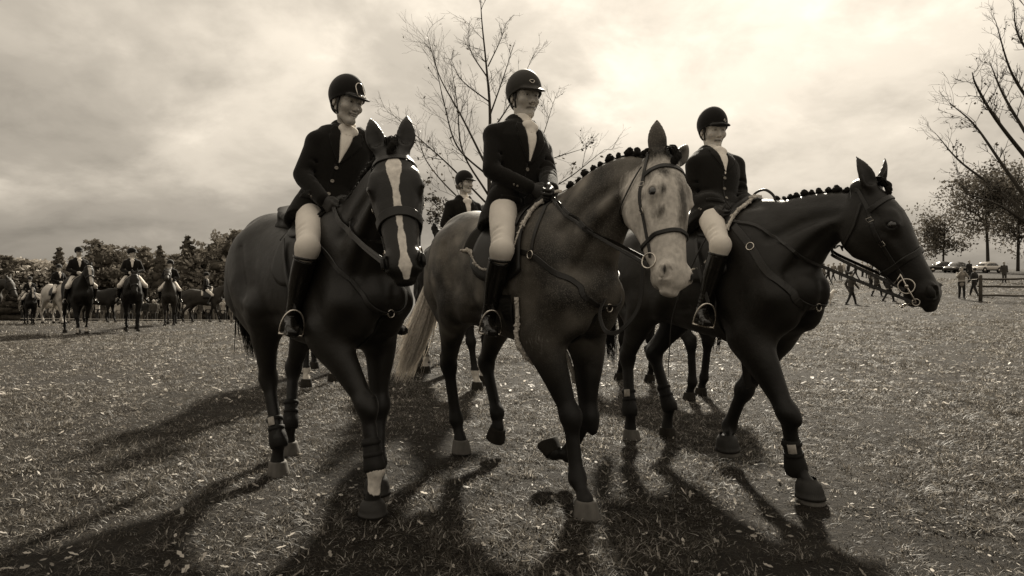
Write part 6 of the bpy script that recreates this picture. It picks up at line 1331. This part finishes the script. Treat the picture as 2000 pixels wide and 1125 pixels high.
car('white saloon parked under the leafy trees', gz(1925, 82), 200, PW); car('dark saloon parked nose out beside the white one', gz(1868, 82), 215, PD); car('dark car half hidden behind the brown horse nose', gz(1838, 86), 170, PD); car('dark car beyond the crest seen under the dapple grey belly', gz(918, 44), 260, PD)
def dog():
    r = thing('dog', 'white shaggy dog walking at the heel of the dog walker', 'dog', tuple(gz(1614, 33)), math.radians(15), 1.); F = Field((-.6, -.25, -.02), (.75, .25, .85), .022)
    loft(F, [(-.36, 0, .47), (-.15, 0, .45), (.1, 0, .44), (.30, 0, .47)], [.10, .11, .12, .10], [.13, .13, .16, .14], (0, 0, 1), .04); tube(F, [(.28, 0, .52), (.42, 0, .66)], [.10, .075], .04); ell(F, (.48, 0, .69), (.10, .075, .08), None, .03); tube(F, [(.52, 0, .67), (.64, 0, .64)], [.05, .035], .03); tube(F, [(-.36, 0, .52), (-.52, 0, .60), (-.58, 0, .72)], [.035, .03, .02], .03)
    for g in (-1, 1):
        tube(F, [(.46, g*.06, .74), (.44, g*.10, .64)], [.03, .025], .02); tube(F, [(.25, g*.08, .42), (.24+g*.06, g*.08, .22), (.24+g*.10, g*.08, .03)], [.06, .035, .032], .03); tube(F, [(-.30, g*.08, .42), (-.24-g*.05, g*.085, .26), (-.34-g*.08, g*.085, .15), (-.30-g*.08, g*.085, .03)], [.08, .05, .03, .03], .03)
    B = F.mesh(1); mobj('body', *B, CO[5], r)
dog()
# ------------------------------------------------------------------ riders farther off
def walk_pose(ph, poll, muz):
    J = {k: V(v, float) for k, v in REST.items()}; s_ = math.sin(ph)
    for sd, g in (('R', 1), ('L', -1)):
        a = g*s_*.22; J['kne'+sd] += V((a*.6, 0, .02*abs(s_))); J['ffe'+sd] += V((a*1.1, 0, .0)); J['fto'+sd] += V((a*1.1, 0, 0)); J['hok'+sd] += V((-a*.6, 0, 0)); J['hfe'+sd] += V((-a*.9, 0, 0)); J['hto'+sd] += V((-a*.9, 0, 0)); J['sti'+sd] += V((-a*.3, 0, 0))
    J['poll'] = V(poll, float); J['muz'] = V(muz, float); return J
RREST = dict(pel=(.08, 0, 1.64), nek=(.10, 0, 2.13), hed=(.13, 0, 2.32))
for _sd, _g in (('R', -1), ('L', 1)): RREST.update({'sho'+_sd: (.09, _g*.185, 2.09), 'elb'+_sd: (.12, _g*.26, 1.82), 'wri'+_sd: (.33, _g*.10, 1.74), 'hip'+_sd: (.10, _g*.11, 1.63), 'kne'+_sd: (.42, _g*.33, 1.36), 'ank'+_sd: (.22, _g*.35, .98), 'toe'+_sd: (.36, _g*.39, .93)})
M4 = dict(MT); M4['glove'] = mat('white_glove', .6, .7)
FH = {}
def far_horse(var, loc, deg, coat, label, white=None, tailm=None, s=1., group='horses farther off'):
    near = 'rank' in group; v0 = var; var = var+('_near' if near else '')
    if var not in FH:
        ph, poll, muz, fd = {'front': (.8, (1.10, .02, 1.95), (1.36, .02, 1.42), (1, 0)), 'low': (-.5, (1.20, .03, 1.72), (1.42, .03, 1.17), (1, 0)), 'high': (.3, (.98, .0, 2.12), (1.42, -.02, 1.78), (1, 0)), 'side': (1.3, (1.12, .0, 1.90), (1.40, .0, 1.38), (1, 0))}[v0]
        H = horse_field(walk_pose(ph, poll, muz), fd, .028 if near else .042, .018, ears=((.0, .3, .3), (.0, .3, .3)), fine=near); Vx, Fc = H.F.mesh(2); q = Vx-H.fr[0]; hc = np.stack([q@H.fr[1], q@H.fr[2], q@H.fr[3]], 1); FH[var] = (H, Vx, Fc, hc)
    H, Vx, Fc, hc = FH[var]; r = thing('horse', label, 'horse', tuple(loc), math.radians(deg), s, group); t, u, l = hc.T
    wh = np.clip(.5+(.03-np.abs(l))/.02, 0, 1)*(u > -.06)*(t > .03)*(t < .62) if white in ('blaze', 'both') else np.zeros(len(Vx))
    if white in ('socks', 'both'): wh = np.maximum(wh, np.clip((.22-Vx[:, 2])/.03, 0, 1)*(Vx[:, 0] > 0))
    mobj('body', Vx, Fc, coat, r, True, dict(white=wh, dark=black_points(Vx, hc, .6, .3)*(0 if white == 'pale' else 1)))
    for k in ('fR', 'fL', 'hR', 'hL'): hoof_mesh(r, H.hoof[k], MT['hoof_d'])
    tail_hair(r, tailm or MT['mane'], [(-.95, 0, 1.45), (-1.06, 0, 1.25), (-1.10, 0, .9), (-1.05, 0, .50)], [.03, .06, .08, .04], 50, 3, .012)
    if True:
        ml = MT['leather_b']; strap(H.F, [H.hp(.085, -.085, -.12), H.hp(.062, .05, -.05), H.hp(.062, .05, .05), H.hp(.085, -.085, .12)], .03, .008, 14, .004).build('browband', ml, r); nt = .375
        strap(H.F, [H.hp(nt-.012, .06, 0), H.hp(nt, -.05, .11), H.hp(nt+.02, -.24, 0), H.hp(nt, -.05, -.11)], .035, .009, 20, .004, True).build('noseband', ml, r)
        for g in (-1, 1): strap(H.F, [H.hp(.015, -.085, g*.085), H.hp(.20, -.112, g*.12), H.hp(.485, -.118, g*.08)], .022, .006, 14, .003).build('cheekpiece', ml, r)
    return r
FR = {}
def far_rider(hr, var, label, m=None, group='riders farther off'):
    m = m or M4; key = (var, m['glove'].name)
    r = thing('person', label, 'person', hr.location, hr.rotation_euler[2], hr.scale[0], group)
    if key not in FR:
        o = dict(yaw={'ahead': 0, 'left': 60, 'right': -40}[var], pitch=3, s=1., h=2.6, fine=0, detail=0, hair=0); build_rider(RREST, o, r, m); FR[key] = r
    else:
        for ch in FR[key].children: c = ch.copy(); COL.objects.link(c); c.parent = r
    return r
def far_saddle(hr, label):
    s = thing('saddle', label, 'saddle', hr.location, hr.rotation_euler[2], hr.scale[0], 'saddles farther off'); H = FH.get('front', FH.get('front_near'))[0]
    for g in (-1, 1):
        bar_patch(H.F, lambda a, b: .40-.5*a, lambda a: 0., lambda a: g*math.radians(70), (6, 6), .02, .015, 'saddle_pad', MT['fleece'], s); bar_patch(H.F, lambda a, b: .35-.36*a, lambda a: g*math.radians(14), lambda a: g*math.radians(96), (6, 7), .036, .01, 'flap', MT['leather'], s)
        J = RREST; sd = 'R' if g < 0 else 'L'; an = V(J['ank'+sd]); c = an+V((.085, g*.02, -.095)); mb = MB(); mb.tube([c+V((-.02*0, g*0, 0))+V((0, math.cos(t)*.06, .12*max(0, math.sin(t)))) for t in np.linspace(-.2, math.pi+.2, 12)]+[c+V((0, -.06, 0))], .008, 5); mb.build('stirrup_iron', MT['metal'], s)
    return s
CB = coat_mat('far_dark_coat', .012, .007, .55, .6, spec=.2); CB2 = coat_mat('far_bay_coat', .035, .010, .55, .6, spec=.2); CG = coat_mat('far_grey_coat', .24, .20, .6, dapple=.34); CW = coat_mat('far_white_coat', .50, .45, .6)
for var, px, Yd, deg, coat, wh, tm, lab, rl, rv in (
  ('front', 152, 19, -44, CB, 'both', None, 'dark horse with white blaze and white forefeet standing before the crowd', 'rider with white gloves on the dark blazed horse before the crowd', 'ahead'),
  ('low', 258, 20, -58, CB, None, None, 'dark horse with lowered head standing square to the front', 'rider with white gloves looking aside on the square-standing dark horse', 'left'),
  ('high', 333, 24, -66, CB2, None, None, 'brown horse throwing its head up before the crowd', 'rider half hidden by the thrown-up head of the brown horse', 'right'),
  ('front', 112, 27.5, -28, CW, 'pale', mat('white_tail', .5, .7), 'white horse standing behind the dark blazed one', 'rider in black on the white horse', 'right'),
  ('front', 58, 26.5, -48, CB, 'blaze', None, 'dark horse with a blaze beside the white pony', 'rider in black beside the white pony', 'ahead'),
  ('side', 398, 31, 22, CB2, None, None, 'brown horse walking in profile along the crowd', 'rider in black walking in profile along the crowd', 'ahead'),
  ('side', 468, 30, 84, CG, 'pale', None, 'dappled grey horse turning its rump beside the bay', None, None),
  ('low', 196, 30.5, 8, CB, None, None, 'dark horse turned aside between the blazed and the square-standing one', None, None),
  ('side', 96, 29, 205, CW, 'pale', mat('white_tail_b', .5, .7), 'small white pony turned away from the white horse', None, None),
  ('low', -42, 20, -12, CB2, None, None, 'brown horse cut by the edge of the field of view before the crowd', None, None)):
    hr = far_horse(var, gz(px, Yd), deg, coat, lab, wh, tm, .8 if 'pony' in lab else rg.uniform(.95, 1.05))
    if rl: far_rider(hr, rv, rl); far_saddle(hr, 'saddle with pale pad under the '+rl.split(' on ')[0].replace('rider', 'far rider') if False else 'pale padded saddle on the '+lab.split(' standing')[0].split(' throwing')[0].split(' beside')[0].split(' walking')[0]+' far off')
# horses close behind the first rank
r4 = far_horse('front', (-.62, 7.6, 0), -58, CB, 'dark horse walking behind the dapple grey', 'socks', None, 1., 'horses following the first rank')
w4 = thing('person', 'woman rider in black helmet and coat behind the dapple grey rump', 'person', r4.location, r4.rotation_euler[2], 1., 'riders following the first rank'); M5 = dict(MT); M5['hair'] = MT['hair2']; M5['skin'] = skin_mat('skin_d', .55)
build_rider(RREST, dict(yaw=18, pitch=0, s=.93, h=1.35, smile=.6, lids=.4, helm=(.122, .104, .112), peak=.05, bun=1, fem=1.), w4, M5); far_saddle(r4, 'saddle of the woman rider behind the dapple grey')
r5 = far_horse('front', (-2.33, 7.85, 0), -76, CB, 'dark horse with white feet walking behind the blazed bay', 'both', None, 1., 'horses following the first rank'); far_rider(r5, 'ahead', 'rider in black hidden behind the smiling rider', None, 'riders following the first rank'); far_saddle(r5, 'saddle on the horse behind the blazed bay')
r6 = far_horse('low', (-1.02, 8.6, 0), -82, CB, 'dark horse between the blazed bay and the blond tail', 'socks', None, 1., 'horses following the first rank')
r7 = far_horse('low', (1.62, 7.1, 0), 110, CB, 'dark horse with white coronet behind the dark brown one', None, None, .98, 'horses following the first rank')
